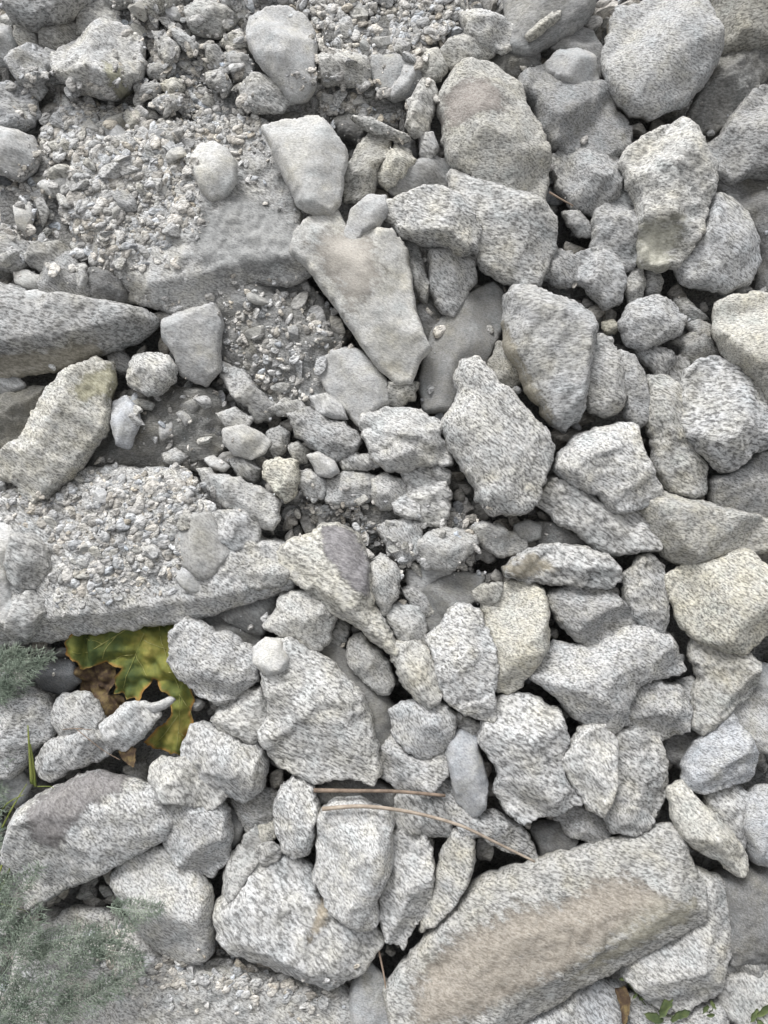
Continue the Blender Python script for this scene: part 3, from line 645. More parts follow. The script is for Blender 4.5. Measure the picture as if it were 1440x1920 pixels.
R('granite block', 'broad light granite block right of the bluish drop-shaped stone', 3.0, .22, 'g', (1.14, -.05), '903,1350 930,1313 965,1301 1010,1308 1052,1330 1062,1380 1047,1420 1062,1460 1092,1500 1050,1522 1010,1532 975,1542 943,1512 928,1480 938,1450 918,1410 896,1385', nf=3)
R('wide speckled rock', 'wide speckled rock with a sharp right point below the grey wedged rock', 2.7, .2, 'g', (1.08, -.05),
  '985,1262 1040,1200 1100,1213 1160,1178 1210,1168 1252,1190 1272,1230 1284,1258 1230,1272 1190,1287 1172,1312 1177,1350 1140,1372 1100,1362 1060,1322 1020,1292', nf=2)
R('grey wedged rock', 'grey speckled rock wedged between the cream rock and the leaning grey one', 2.7, .22, 'g', (.86, 0), '1022,1112 1050,1098 1080,1098 1140,1103 1167,1130 1192,1170 1162,1197 1120,1217 1090,1207 1060,1182 1038,1155', nf=2)
R('', 'leaning grey rock narrow at its top left of the yellow boulder', 3.0, .22, 'g', (.93, 0), '1173,1080 1193,1045 1220,1033 1242,1055 1247,1110 1250,1150 1242,1192 1210,1187 1183,1150 1168,1115', nf=2)
R('long grey bar of rock', 'long horizontal bar of rock, cream at its left end, above the grey wedged rock', 3.4, .26, 'g', (1.02, .1), '943,1065 980,1038 1020,1023 1060,1026 1100,1028 1137,1045 1162,1065 1160,1087 1135,1102 1090,1097 1030,1092 985,1087 953,1084', nf=1,
  stains=[([(945, 1060), (1010, 1035), (1050, 1070), (1000, 1088), (950, 1084)], (.46, .42, .34), .03)])
R('', '', 2.0, .3, 's', (.85, .2), '965,985 990,977 1013,985 1012,1008 990,1017 968,1008')
R('', '', 1.4, .22, 'd', (.66, .1), '1008,985 1050,988 1095,1018 1062,1030 1012,1022')
R('yellow boulder', 'large yellow lichen-tinted boulder at the right edge', 3.4, .26, 'y', (1.16, .8),
  '1250,1080 1290,1053 1340,1048 1380,1033 1410,1038 1440,1060 1480,1100 1470,1160 1417,1202 1390,1227 1350,1220 1310,1202 1275,1172 1253,1130', nf=3, bev=.26, tmax=.055)
R('', 'ochre grey tapering rock below the yellow boulder', 2.6, .22, 'y', (.98, .2), '1298,1190 1340,1213 1390,1218 1412,1240 1402,1290 1372,1312 1342,1342 1310,1372 1293,1352 1300,1310 1315,1270 1298,1230', nf=2)
R('', 'rounded speckled rock left of the ochre grey tapering rock', 2.3, .24, 'g', (.92, 0), '1168,1310 1200,1283 1235,1273 1267,1290 1287,1325 1282,1362 1250,1377 1210,1387 1178,1362', nf=3)
R('', '', 1.7, .28, 'h', (.78, .1), '1268,1278 1300,1270 1322,1290 1318,1325 1292,1332 1275,1310')
R('', 'upright greyish rock right of the pale pointed wedge', 2.4, .22, 'g', (.96, .1), '1150,1370 1190,1363 1227,1385 1242,1420 1247,1480 1227,1522 1200,1542 1160,1532 1138,1500 1148,1440 1143,1400', nf=2)
R('pale pointed wedge', 'pale wedge of rock with its sharp point down, right of the granite block', 3.4, .2, 'g', (1.2, .1), '1045,1425 1065,1390 1090,1358 1130,1348 1152,1380 1152,1440 1147,1482 1125,1527 1105,1517 1080,1482', nf=1)
R('light blue pyramid rock', 'light blue-grey pyramid-shaped rock at the right side', 3.0, .26, 'h', (1.08, -.9), '1278,1440 1300,1398 1335,1363 1355,1328 1377,1340 1402,1380 1417,1420 1402,1457 1350,1472 1310,1482 1283,1472', nf=3)
R('', '', 2.5, .22, 'h', (1.02, -.1), '1370,1320 1400,1303 1480,1305 1480,1420 1410,1397 1388,1360')
R('', '', 1.7, .24, 'b', (.9, -.5), '1388,1262 1430,1250 1480,1255 1480,1305 1400,1303')
R('', '', 1.0, .22, 'd', (.66, 0), '1245,1380 1290,1372 1330,1390 1310,1430 1280,1440 1252,1420')
R('cream spindle stone', 'cream spindle-shaped stone slanting down right of the brown-patched slab', 3.4, .28, 'h', (1.16, .6), '1253,1480 1280,1468 1302,1490 1332,1520 1367,1560 1392,1600 1394,1622 1380,1637 1350,1612 1310,1592 1280,1572 1260,1530', nf=1)
R('', 'speckled stone between the cream spindle stone and the right edge', 2.6, .22, 'g', (.98, -.2), '1323,1490 1370,1473 1397,1490 1402,1540 1387,1582 1360,1562 1333,1522', nf=2)
R('', '', 2.9, .26, 'h', (1.12, -.6), '1396,1500 1420,1476 1480,1478 1480,1617 1410,1612 1398,1570 1386,1530')
R('', 'small dark grey stone above the top edge of the brown-patched slab', 1.8, .24, 'h', (.76, 0), '1043,1535 1070,1513 1100,1518 1142,1530 1157,1557 1110,1572 1070,1562')
R('', '', 1.9, .24, 'h', (.9, .1), '1130,1508 1160,1498 1200,1515 1220,1540 1190,1560 1150,1555')
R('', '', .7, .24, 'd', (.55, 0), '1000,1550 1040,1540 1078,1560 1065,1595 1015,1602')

# --- bottom
R('', 'pale rock with a ragged lower edge right of the brown-patched slab', 2.5, .2, 'g', (1.16, .05), '1300,1630 1350,1648 1367,1700 1367,1760 1352,1800 1342,1852 1310,1872 1280,1892 1240,1887 1198,1852 1168,1827 1180,1790 1260,1760 1310,1715', nf=2)
R('', 'dull dark grey rock at the right edge near the bottom', 1.6, .2, 'd', (.78, 0), '1345,1640 1500,1610 1500,1785 1400,1787 1360,1792 1355,1700', nf=2)
R('', '', 1.9, .24, 'h', (.82, .1), '1347,1795 1380,1782 1415,1790 1435,1812 1405,1826 1360,1820')
R('', '', 2.2, .2, 'h', (1.0, .2), '1343,1835 1440,1818 1500,1820 1500,1960 1410,1940 1360,1892')
R('', 'blue-grey rock under the lower edge of the brown-patched slab', 1.6, .2, 'g', (.98, -.6), '945,1895 1050,1860 1120,1838 1157,1848 1163,1890 1152,1960 930,1970', nf=2)
R('', 'blue-grey stone standing on the bottom edge left of the brown-patched slab', 1.8, .24, 'b', (1.0, -.3), '660,1850 690,1813 712,1828 742,1870 768,1970 655,1975', nf=2)
R('', '', 1.8, .2, 'g', (.92, 0), '1185,1870 1240,1890 1290,1895 1350,1880 1370,1975 1180,1975')
R('boot-shaped white rock', 'white granite rock like a boot under the bent dry stems', 3.4, .24, 'g', (1.18, 0),
  '598,1520 630,1498 680,1498 720,1518 735,1540 737,1610 722,1642 707,1682 714,1722 690,1737 650,1722 610,1692 593,1640', nf=2)
R('', 'big mottled granite rock left of the boot-shaped white rock', 2.7, .2, 'g', (1.08, -.1),
  '408,1690 450,1638 490,1608 540,1603 590,1618 600,1670 640,1713 700,1733 720,1760 692,1792 687,1812 660,1832 620,1842 580,1832 500,1802 440,1772 408,1740', nf=3,
  stains=[([(585, 1720), (610, 1700), (625, 1720), (600, 1760), (575, 1780)], (.42, .37, .29), .03)])
R('', 'light grey upright stone left of the boot-shaped white rock', 3.0, .26, 'g', (1.12, 0), '513,1510 530,1473 550,1456 587,1470 597,1515 592,1562 575,1597 550,1602 528,1582 516,1545', nf=2)
R('', '', 2.2, .3, 'y', (1.05, .5), '485,1540 505,1530 520,1545 518,1570 495,1578 480,1562')
R('', 'slim stone leaning beside the black crevice at lower left', 2.4, .28, 'h', (.98, .2), '423,1660 435,1610 460,1573 480,1548 492,1590 472,1630 450,1672 430,1682', nf=1)
R('', '', 2.0, .28, 'h', (.84, .1), '482,1585 510,1580 530,1592 520,1612 492,1622 480,1605')
R('', 'speckled stone with a rounded lower end right of the boot-shaped rock', 2.8, .26, 'g', (1.1, 0), '733,1560 760,1543 792,1560 807,1590 812,1650 802,1692 782,1722 755,1772 725,1757 710,1700 713,1660 733,1620', nf=2, cuts=[(800, 1600, 735, 1740, -.0)])
R('', 'grey flat stone crossed by the dry stems right of the boot-shaped rock', 2.2, .22, 'g', (.84, .1), '733,1495 770,1485 810,1490 845,1530 842,1560 800,1560 755,1545 735,1530', nf=2)
R('', '', 1.8, .24, 'h', (.74, .1), '762,1545 790,1550 812,1580 808,1605 790,1595 770,1570')
R('spindle-shaped stone', 'ochre grey spindle-shaped stone standing in the dark gap above the big slab', 2.8, .32, 'y', (.98, .1), '848,1560 870,1550 890,1575 887,1622 872,1662 842,1702 810,1732 788,1742 793,1700 813,1660 828,1600', nf=1, bev=.3)
R('', 'dark shaded stone lying behind the dry stems below the big pale granite', 1.6, .22, 'd', (.58, .2), '592,1475 640,1455 700,1460 735,1482 745,1500 600,1498')  # dark tint carries the shade that falls on this stone
R('', 'grey slab end sloping to the black gap below the bluish drop-shaped stone', 1.9, .2, 'g', (.96, 0), '813,1470 840,1468 880,1520 930,1528 990,1568 1003,1610 950,1592 900,1562 870,1562 843,1522', nf=2)
R('purple-patched block', 'speckled block with a smooth purplish grey patch on its upper left', 3.2, .2, 'g', (1.16, -.1),
  '12,1600 32,1525 60,1498 180,1442 302,1480 330,1532 312,1572 205,1634 130,1662 60,1702', nf=1, tmax=.045,
  cuts=[(60, 1640, 300, 1545, .35)], stains=[([(48, 1510), (110, 1470), (180, 1445), (232, 1470), (225, 1495), (170, 1510), (135, 1555), (105, 1600), (62, 1580)], (.235, .222, .222), .03)])
R('', 'thick oblong speckled stone below the right end of the purple-patched block', 2.9, .24, 'g', (1.1, 0), '208,1640 250,1598 300,1588 350,1613 397,1665 402,1720 402,1782 380,1802 340,1802 290,1772 260,1732 233,1690', nf=2, bev=.25)
R('', 'grey green speckled stone tucked right of the purple-patched block', 2.4, .24, 'g', (.98, -.2), '313,1500 340,1468 380,1478 422,1510 432,1560 427,1602 400,1637 370,1632 338,1600 318,1580', nf=3)
R('', 'pale stone with a thin white lower edge above the purple-patched block', 2.6, .2, 'g', (1.1, .2), '283,1440 310,1423 350,1428 400,1448 422,1490 400,1512 350,1497 308,1492', nf=2)
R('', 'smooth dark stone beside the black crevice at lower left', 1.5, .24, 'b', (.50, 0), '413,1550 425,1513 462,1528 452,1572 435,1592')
R('', '', 1.6, .24, 'h', (.74, .1), '438,1500 490,1478 522,1490 512,1540 470,1552')
R('', '', 1.2, .22, 'd', (.6, .3), '235,1440 275,1425 290,1455 275,1478 245,1470')
R('', '', 1.9, .24, 'b', (1.05, -.3), '-30,1452 30,1447 52,1470 40,1500 -30,1510')
FIELDS = [
 # (name used in the label, polygon in photo pixels, chips, chip radius in px, gravel count, gravel radius)
 ('at the top left', [(110, 185), (300, 195), (350, 260), (370, 330), (350, 400), (290, 470), (200, 500), (150, 500), (60, 500), (-20, 480), (-20, 350), (60, 330), (70, 230)], 36, (10, 22), 4600, (2, 8.5)),
 ('along the top edge left of centre', [(200, 0), (460, 0), (465, 200), (490, 240), (440, 270), (380, 260), (290, 190), (270, 80), (200, 50)], 12, (9, 17), 2300, (2.2, 8)),
 ('right of the smooth upright block', [(585, -20), (870, -20), (860, 60), (800, 100), (760, 240), (700, 240), (600, 215), (595, 100)], 18, (9, 18), 2500, (2.2, 8)),
 ('on the gritty lower slab', [(0, 925), (130, 890), (360, 895), (420, 985), (340, 1050), (300, 1080), (100, 1110), (90, 980)], 14, (8, 16), 3000, (2, 8)),
 ('in the hollow at the centre', [(560, 940), (700, 930), (880, 960), (920, 1010), (880, 1080), (760, 1090), (700, 1010), (690, 1060), (640, 980), (540, 970)], 7, (8, 15), 1200, (2.2, 7)),
 ('on the rough grey slab', [(430, 560), (560, 550), (640, 650), (600, 700), (560, 760), (470, 720), (420, 640)], 8, (8, 17), 700, (1.4, 6)),
 ('on the speckled ground slab', [(300, 1800), (420, 1790), (640, 1835), (600, 1870), (450, 1850), (300, 1850), (150, 1790), (200, 1750)], 4, (8, 15), 900, (2, 8)),
 ('on the brownish sunken slab', [(230, 745), (420, 745), (440, 820), (300, 850), (220, 850), (260, 800)], 4, (8, 15), 500, (1.6, 6)),
]
# ------------------------------------------------------------------ build the ground
def ground():
    n = 150
    t = np.linspace(-1, 1, n * 2 + 1)
    ax = np.sinh(t * 6.2) / math.sinh(6.2) * 60
    X, Y = np.meshgrid(ax, ax, indexing='ij')
    r = np.hypot(X, Y)
    Z = -0.125 + 0.030 * fbm(X / .12, Y / .12, X * 0, 3, 4) + np.clip(r - 1.6, 0, 40) * 0.012 * fbm(X / 1.7, Y / 1.7, X * 0, 8, 4)
    Z += np.clip((r - 1.1) * 0.1, 0, .06)
    for fname, poly, *_ in FIELDS:
        q = np.array([P(a, b, -.03) for a, b in poly]); near = r < 1.3
        d, ins = dist_poly(X[near], Y[near], q); sgn = np.where(ins, d, -d)
        wgt = np.clip(.6 + sgn / .05, 0, 1); wgt = wgt * wgt * (3 - 2 * wgt)
        Z[near] = Z[near] * (1 - wgt) + wgt * (-.034 + .012 * fbm(X[near] / .06, Y[near] / .06, X[near] * 0, 5, 3))
    m = n * 2 + 1
    V = np.stack([X.ravel(), Y.ravel(), Z.ravel()], 1)
    idx = np.arange(m * m).reshape(m, m)
    F = np.stack([idx[:-1, :-1], idx[1:, :-1], idx[1:, 1:], idx[:-1, 1:]], -1).reshape(-1, 4)
    G = V * 100
    me = make_mesh('ground', V, F.tolist(), [('gc', 'FLOAT_VECTOR', G), ('stain', 'FLOAT_COLOR', np.zeros((len(V), 4)))])
    o = bpy.data.objects.new('ground', me); C.objects.link(o)
    o.rotation_euler = (SLOPE, 0, 0); o['kind'] = 'structure'; me.materials.append(M['soil']); return o
M['soil'] = stone_mat('grit_ground', speck=.7, light=.42, mid=.30, dark=.09, aniso=.7, sc=.8, bump=.9)
ground()

# ------------------------------------------------------------------ build the stones
def tintcol(t, r, lm=False):
    b, w = t
    b *= r.uniform(.90, 1.09) if not lm else r.uniform(.97, 1.04)
    return (b * (1 + .04 * w), b * (1 + .012 * w), 1.0 * b * (1 - .085 * max(w, 0) - .045 * min(w, 0)), 1)

def put(name, me, loc, mats):
    o = bpy.data.objects.new(name, me); C.objects.link(o)
    o.location = W(*loc); o.rotation_euler = (SLOPE, 0, 0)
    for m in mats: me.materials.append(m)
    return o

def field_h(QX, QY):
    H = np.full(QX.shape, -.11)
    for fname, poly, *_ in FIELDS:
        q = np.array([P(a, b, -.03) for a, b in poly])
        d, ins = dist_poly(QX, QY, q); sgn = np.where(ins, d, -d)
        wgt = np.clip(.6 + sgn / .05, 0, 1); wgt = wgt * wgt * (3 - 2 * wgt)
        H = np.maximum(H, -.11 * (1 - wgt) + wgt * -.030)
    return H
gx = GX0 + (np.arange(GNX) + .5) * GS; gy = GY0 + (np.arange(GNY) + .5) * GS
QX, QY = np.meshgrid(gx, gy, indexing='ij'); HM[:] = field_h(QX, QY)
SM = np.zeros(HM.shape, bool)
def on_stone(x, y):
    i = min(max(int((x - GX0) / GS), 0), GNX - 1); j = min(max(int((y - GY0) / GS), 0), GNY - 1)
    return SM[i, j]
built = []
for idx, (ph, label, lv, k, mk, tint, pts, kw) in enumerate(ROCKS):
    r = random.Random(idx * 13 + 5)
    zr = (lv - 3) * 0.022
    full = np.array([P(a, b, zr) for a, b in pts])
    sp_ = simplify(pts, (.034 if kw.get('bev', 0) < .25 else .026) * math.sqrt(abs(area_of(np.array(pts)))) if len(pts) > 5 else 0.1)
    A0 = math.sqrt(abs(area_of(full)))
    poly = offset_poly(np.array([P(a, b, zr) for a, b in sp_]), (.0045 if lv > 2.6 else .0085) if A0 > .05 else .0032)
    A = math.sqrt(abs(area_of(poly)))
    small = A < .05
    step = 0.0034 if A < .06 else (0.0042 if A < .16 else 0.0055)
    amp = {'s': .0010, 'b': .0012}.get(mk, .0024) * (0.75 if small else 1.3)
    out = roughen(poly, step, amp, idx + 11, .0)
    kw = dict(kw)
    stains = kw.pop('stains', ()); cuts = kw.pop('cuts', ())
    cuts = [(*P(a, b, zr), *P(c, d, zr), m) for a, b, c, d, m in cuts]
    rnd = kw.pop('bev', None)
    kw['bev'] = r.uniform(.035, .06) if rnd is None else rnd * .35
    if mk in 'sb': kw['soft'] = .006
    elif rnd and rnd >= .25: kw['soft'] = .010
    if 'nf' not in kw: kw['nf'] = r.choice((2, 3, 4))
    if 'lump' not in kw and (mk == 'd' or A > .33): kw['lump'] = .0045; kw['tmax'] = .035 if A > .25 else .05
    rk = Rock(out, poly, zr, k * 1.4, idx + 1, cuts=cuts, **kw)
    py_ = sum(p[1] for p in pts) / len(pts)
    sx, sy = np.meshgrid(np.linspace(out[:, 0].min(), out[:, 0].max(), 12), np.linspace(out[:, 1].min(), out[:, 1].max(), 12))
    _, ins_ = dist_poly(sx, sy, out); under = np.array([hm_at(a, b) for a, b in zip(sx[ins_], sy[ins_])])
    if len(under) and A < .2:
        zq = float(np.quantile(under, .5)) - .003
        if 0 < zq - zr < .035:                                # lies on top of what is already there
            k2 = (DIST - zq) / (DIST - zr); out = out * k2; zr = zq
            rk = Rock(out, poly * k2, zr, k * 1.4, idx + 1, cuts=[(a * k2, b * k2, c * k2, d_ * k2, m_) for a, b, c, d_, m_ in cuts], **kw)
    grain = -rad(10 + 34 * min(max(py_ / 1900, 0), 1) + r.gauss(0, 11))  # streak angle steepens down the frame, imitating camera-roll blur
    me, loc = rock_mesh('rock', rk, step, grain, stains)
    name = 'slab' if (A > .2 and k < .17) else ('rock' if A > .085 else 'stone')
    o = put(name, me, loc, [M[mk]])
    o.color = tintcol(tint, r, bool(ph))
    o['category'] = name
    # raise the height map
    i0, i1 = int((out[:, 0].min() - GX0) / GS), int((out[:, 0].max() - GX0) / GS) + 1
    j0, j1 = int((out[:, 1].min() - GY0) / GS), int((out[:, 1].max() - GY0) / GS) + 1
    i0, j0 = max(i0, 0), max(j0, 0); i1, j1 = min(i1, GNX), min(j1, GNY)
    if i1 > i0 and j1 > j0:
        QX, QY = np.meshgrid(gx[i0:i1], gy[j0:j1], indexing='ij')
        dd, ins = dist_poly(QX, QY, out)
        hh = rk.h(QX, QY, dd)
        if A < .22: SM[i0:i1, j0:j1] |= (ins & (dd > .002))
        HM[i0:i1, j0:j1] = np.where(ins, np.maximum(HM[i0:i1, j0:j1], hh), HM[i0:i1, j0:j1])
    cx = sum(p[0] for p in pts) / len(pts); cy = sum(p[1] for p in pts) / len(pts)
    built.append(dict(o=o, ph=ph, label=label, c=(min(max(cx, 0), 1440), min(max(cy, 0), 1920)), A=A, tint=tint, mk=mk, pts=pts, name=name, z=lv))

# labels of the smaller stones are told by their look and by the named stones they lie beside
land = [b for b in built if b['ph']]
def shape_word(pts):
    q = np.array(pts); q = q - q.mean(0); w, v = np.linalg.eigh(np.cov(q.T))
    e = math.sqrt(max(w[1], 1e-6) / max(w[0], 1e-6))
    if e < 1.65: return 'chunky'
    return ('upright ' if abs(v[1, 1]) > .8 else 'flat-lying ' if abs(v[0, 1]) > .8 else 'slanting ') + ('oblong' if e < 2.3 else 'slender')
def tone_word(t, mk):
    b, w = t
    if w < -.45: return 'bluish'
    if b < .8: return 'dark grey'
    if mk == 'y' or w > .55: return 'cream-tinged' if b > 1 else 'brownish'
    return 'grey' if b < 1.0 else ('light grey' if b < 1.1 else 'whitish')
def relation(b, l):
    x, y = b['c']
    q = np.array(l['pts'])
    d, ins = dist_poly(np.array([x]), np.array([y]), q)
    if ins[0]: return 'on the ' if b['z'] >= l['z'] else 'partly under the '
    dx, dy = x - l['c'][0], y - l['c'][1]
    if abs(dx) > 2.2 * abs(dy): return ('right' if dx > 0 else 'left') + ' of the '
    if abs(dy) > 2.2 * abs(dx): return ('below' if dy > 0 else 'above') + ' the '
    return ('below' if dy > 0 else 'above') + ' and ' + ('right' if dx > 0 else 'left') + ' of the '
used = {b['label'] for b in built if b['label']}
for b in built:
    if not b['label']:
        def dist(l):
            d, ins = dist_poly(np.array([b['c'][0]]), np.array([b['c'][1]]), np.array(l['pts']))
            return 0 if ins[0] else float(d[0])
        ls = sorted(land, key=dist)[:4]
        sz = '' if b['A'] > .055 else 'small '
        head = sz + tone_word(b['tint'], b['mk']) + ' ' + shape_word(b['pts']) + ' stone '
        cands = [head + relation(b, ls[0]) + ls[0]['ph']]
        cands += [head + 'between the ' + ls[0]['ph'] + ' and the ' + l['ph'] for l in ls[1:]]
        cands += [head + relation(b, l) + l['ph'] for l in ls[1:]]
        if sz: cands += ['tiny ' + cands[0][6:]]
        cands = [c for c in cands if 4 <= len(c.split()) <= 16 and c not in used] or [cands[0] + ', the smaller one']
        b['label'] = cands[0]; used.add(cands[0])
    b['o']['label'] = b['label']
    b['o']['group'] = 'stones of the rubble heap'
print('STONES', len(built), 'unique labels', len({b['label'] for b in built}))

# ------------------------------------------------------------------ chips and gravel
import bmesh
def chunk(seed, sub):
    bm = bmesh.new(); bmesh.ops.create_icosphere(bm, subdivisions=sub, radius=1)
    V = np.array([v.co[:] for v in bm.verts]); F = np.array([[v.index for v in f.verts] for f in bm.faces]); bm.free()
    r = np.random.default_rng(seed)
    for k in range(7):
        n = r.normal(size=3); n /= np.linalg.norm(n); off = r.uniform(.28, .75)
        d = V @ n - off
        V = V - np.outer(np.clip(d, 0, None), n)
    V = V * np.array([1.0, r.uniform(.5, .85), r.uniform(.35, .6)])
    w = fbm(V[:, 0] * 2.2 + seed, V[:, 1] * 2.2, V[:, 2] * 2.2, seed, 3)
    return V * (1 + .025 * w[:, None]), F

def in_poly(px, py, poly):
    _, ins = dist_poly(np.array([px], float), np.array([py], float), np.array(poly, float)); return bool(ins[0])
GV = [0]
nchip = 0
for fi, (fname, poly, nc, (c0, c1), ng, gr) in enumerate(FIELDS):
    q = np.array(poly); lo, hi = q.min(0), q.max(0); done = []
    tries = 0
    while len(done) < nc and tries < 4000:
        tries += 1
        px, py = random.uniform(lo[0], hi[0]), random.uniform(lo[1], hi[1]); s = random.uniform(c0, c1)
        if not in_poly(px, py, poly): continue
        if any(math.hypot(px - a, py - b) < (s + c) * .85 for a, b, c in done): continue
        x0, y0 = P(px, py, -.02); z = hm_at(x0, y0)
        if z > .02: continue
        done.append((px, py, s))
        x0, y0 = P(px, py, z); z = hm_at(x0, y0)
        Vv, Ff = chunk(1000 + fi * 50 + len(done), 4)
        R_ = s * .001
        a = -rad(20) + random.gauss(0, .7)
        E = Euler((random.uniform(-.35, .35), random.uniform(-.35, .35), a)).to_matrix()
        Vv = (Vv * R_ * 1.5) @ np.array(E).T
        rough = fbm(Vv[:, 0] / .004 + fi, Vv[:, 1] / .004, Vv[:, 2] / .004, fi + 3, 2)
        Vv = Vv * (1 + .015 * rough[:, None])
        ga = -rad(18); G = np.stack([(Vv[:, 0] * math.cos(ga) + Vv[:, 1] * math.sin(ga)), (-Vv[:, 0] * math.sin(ga) + Vv[:, 1] * math.cos(ga)), Vv[:, 2]], 1) * 100 + nchip * 3.7
        me = make_mesh('stone_chip', Vv, Ff.tolist(), [('gc', 'FLOAT_VECTOR', G), ('stain', 'FLOAT_COLOR', np.zeros((len(Vv), 4)))])
        o = put('stone_chip', me, (x0, y0, z + R_ * .22), [M[random.choice('hhhs')]])
        o.color = tintcol((random.choice((.98, 1.08, 1.15, 1.22)), random.choice((-.3, 0, 0, .3, .5))), random)
        o['label'] = 'small angular granite chip loose in the grit ' + fname
        o['category'] = 'stone chip'; o['group'] = 'granite chips ' + fname
        nchip += 1
print('CHIPS', nchip)

TPL0 = [chunk(90 + k, 1) for k in range(12)]
TPL1 = [chunk(k, 2) for k in range(28)]
TPL2 = [chunk(60 + k, 3) for k in range(16)]
class Soup:
    def __init__(s): s.V, s.F, s.G, s.S, s.T, s.n = [], [], [], [], [], 0
    def add(s, tpl, x, y, z, r, flat=1.0, tone=0.0):
        V, F = tpl
        E = np.array(Euler((random.uniform(-.35, .35), random.uniform(-.35, .35), random.uniform(0, 6.28))).to_matrix())
        Q = (V * r * np.array([1, 1, flat])) @ E.T
        G = Q @ np.array([[.95, -.3, 0], [.3, .95, 0], [0, 0, 1]]) * 100 + np.array([random.uniform(0, 400), random.uniform(0, 400), random.uniform(0, 9)])
        s.V.append(Q + np.array([x, y, z])); s.F.append(F + s.n); s.G.append(G); s.n += len(V)
        s.S.append(np.zeros((len(V), 4)))
        b = random.choice((random.uniform(.6, .85), random.uniform(.8, 1.05), random.uniform(1.0, 1.25))); w = random.gauss(0, .025)
        s.T.append(np.tile(np.array([b * (1 + w), b, b * (1 - 1.5 * w), 1.0]), (len(V), 1)))
    def done(s, name, mat):
        V = np.vstack(s.V); me = make_mesh(name, V, np.vstack(s.F).tolist(), [('gc', 'FLOAT_VECTOR', np.vstack(s.G)), ('stain', 'FLOAT_COLOR', np.vstack(s.S)), ('tone', 'FLOAT_COLOR', np.vstack(s.T))])
        o = bpy.data.objects.new(name, me); C.objects.link(o); o.rotation_euler = (SLOPE, 0, 0); me.materials.append(mat)
        o['kind'] = 'stuff'; return o

sp = Soup()
for fname, poly, nc, cr, ng, gr in FIELDS:
    q = np.array(poly); c0 = q.mean(0); lo, hi = q.min(0) - 50, q.max(0) + 50; k = 0
    while k < ng:
        px, py = random.uniform(lo[0], hi[0]), random.uniform(lo[1], hi[1])
        d, ins = dist_poly(np.array([px]), np.array([py]), q)
        if not ins[0] and random.random() < (float(d[0]) / 55) ** .5: k += .1; continue
        k += 1
        x, y = P(px, py, -.02); z = hm_at(x, y)
        if z > .022 or (on_stone(x, y) and random.random() < .93): continue
        x, y = P(px, py, z); z = hm_at(x, y)
        r_ = (gr[0] + (gr[1] * 1.75 - gr[0]) * random.random() ** 2.8) * .001
        if not ins[0]: r_ *= .7
        sp.add(random.choice(TPL1 if r_ > .0032 else TPL0), x, y, z - r_ * .12, r_ * 1.6, .62)
# sparse grit lying anywhere on the lower faces
for k in range(6500):
    px, py = random.uniform(-60, 1500), random.uniform(-60, 1400)
    if 120 < px < 375 and 1150 < py < 1425: continue
    x, y = P(px, py, -.03); z = hm_at(x, y)
    if z > -.012 or (on_stone(x, y) and random.random() < .8): continue
    r_ = .0025 + .013 * random.random() ** 2.2
    sp.add(random.choice(TPL1), x, y, z + r_ * .2, r_)
g = sp.done('gravel', M['v'])
g.color = (1.22, 1.2, 1.18, 1)
g['label'] = 'fine pale granite grit and gravel strewn over the slabs and hollows'; g['category'] = 'gravel'

HOLES = [(130, 1165, 370, 1420), (225, 590, 310, 665), (50, 685, 140, 720), (-10, 730, 25, 765), (55, 1225, 150, 1325), (960, 710, 1010, 790), (680, 1780, 745, 1870), (1035, 425, 1070, 465), (1145, 1030, 1180, 1065), (390, 1610, 425, 1710), (645, 810, 680, 860), (690, 405, 745, 465), (495, 1090, 560, 1130), (995, 1535, 1050, 1575), (870, 1590, 1010, 1645), (480, 315, 530, 350), (770, 650, 800, 740), (655, 1180, 700, 1240), (1225, 645, 1275, 665), (1255, 1150, 1285, 1200), (1400, 1190, 1440, 1250), (620, 1150, 660, 1210), (1030, 1150, 1060, 1210), (560, 1490, 610, 1530)]
sp = Soup()
ys, xs = np.arange(-1.15, 1.15, .022), np.arange(-.92, .92, .022)
for yy in ys:
    for xx in xs:
        x, y = xx + random.uniform(-.014, .014), yy + random.uniform(-.014, .014)
        inside = abs(x) < .76 and abs(y) < 1.0
        z = hm_at(x, y)
        if inside:
            if z > -.045: continue
            qx, qy = 720 + x * 1387 / 1.46, 960 - y * 1387 / 1.46
            if any(a < qx < c and b < qy < d for a, b, c, d in HOLES): continue
            sp.add(random.choice(TPL2), x, y, -.060 + random.uniform(-.022, .024), random.uniform(.012, .034))
o = sp.done('rubble', M['w'])
o.color = (1.12, 1.10, 1.08, 1)
o['label'] = 'dark broken rubble filling the crevices between and beneath the larger stones'; o['category'] = 'rubble'
sp = Soup(); placed = []
for k in range(9000):
    a = random.uniform(0, 6.283); rr = random.uniform(.7, 3.2)
    x, y = rr * math.cos(a), rr * math.sin(a)
    if abs(x) < .80 and abs(y) < 1.02: continue
    s_ = random.uniform(.02, .10) * (1 if rr < 1.8 else 1.4)
    if any((x - p) ** 2 + (y - q) ** 2 < ((s_ + t) * .52) ** 2 for p, q, t in placed): continue
    placed.append((x, y, s_))
    sp.add(random.choice(TPL2), x, y, -.07 + random.uniform(-.02, .03), s_)
for k in range(9000):
    x, y = random.uniform(-1.35, 1.35), random.uniform(-1.7, 1.7)
    if abs(x) < .78 and abs(y) < 1.0: continue
    sp.add(random.choice(TPL1), x, y, -.085 + random.uniform(-.01, .025), .006 + .022 * random.random() ** 2)
o = sp.done('surrounding_scree', M['g'])
o['label'] = 'grey granite scree continuing on all sides of the heap'; o['category'] = 'scree'
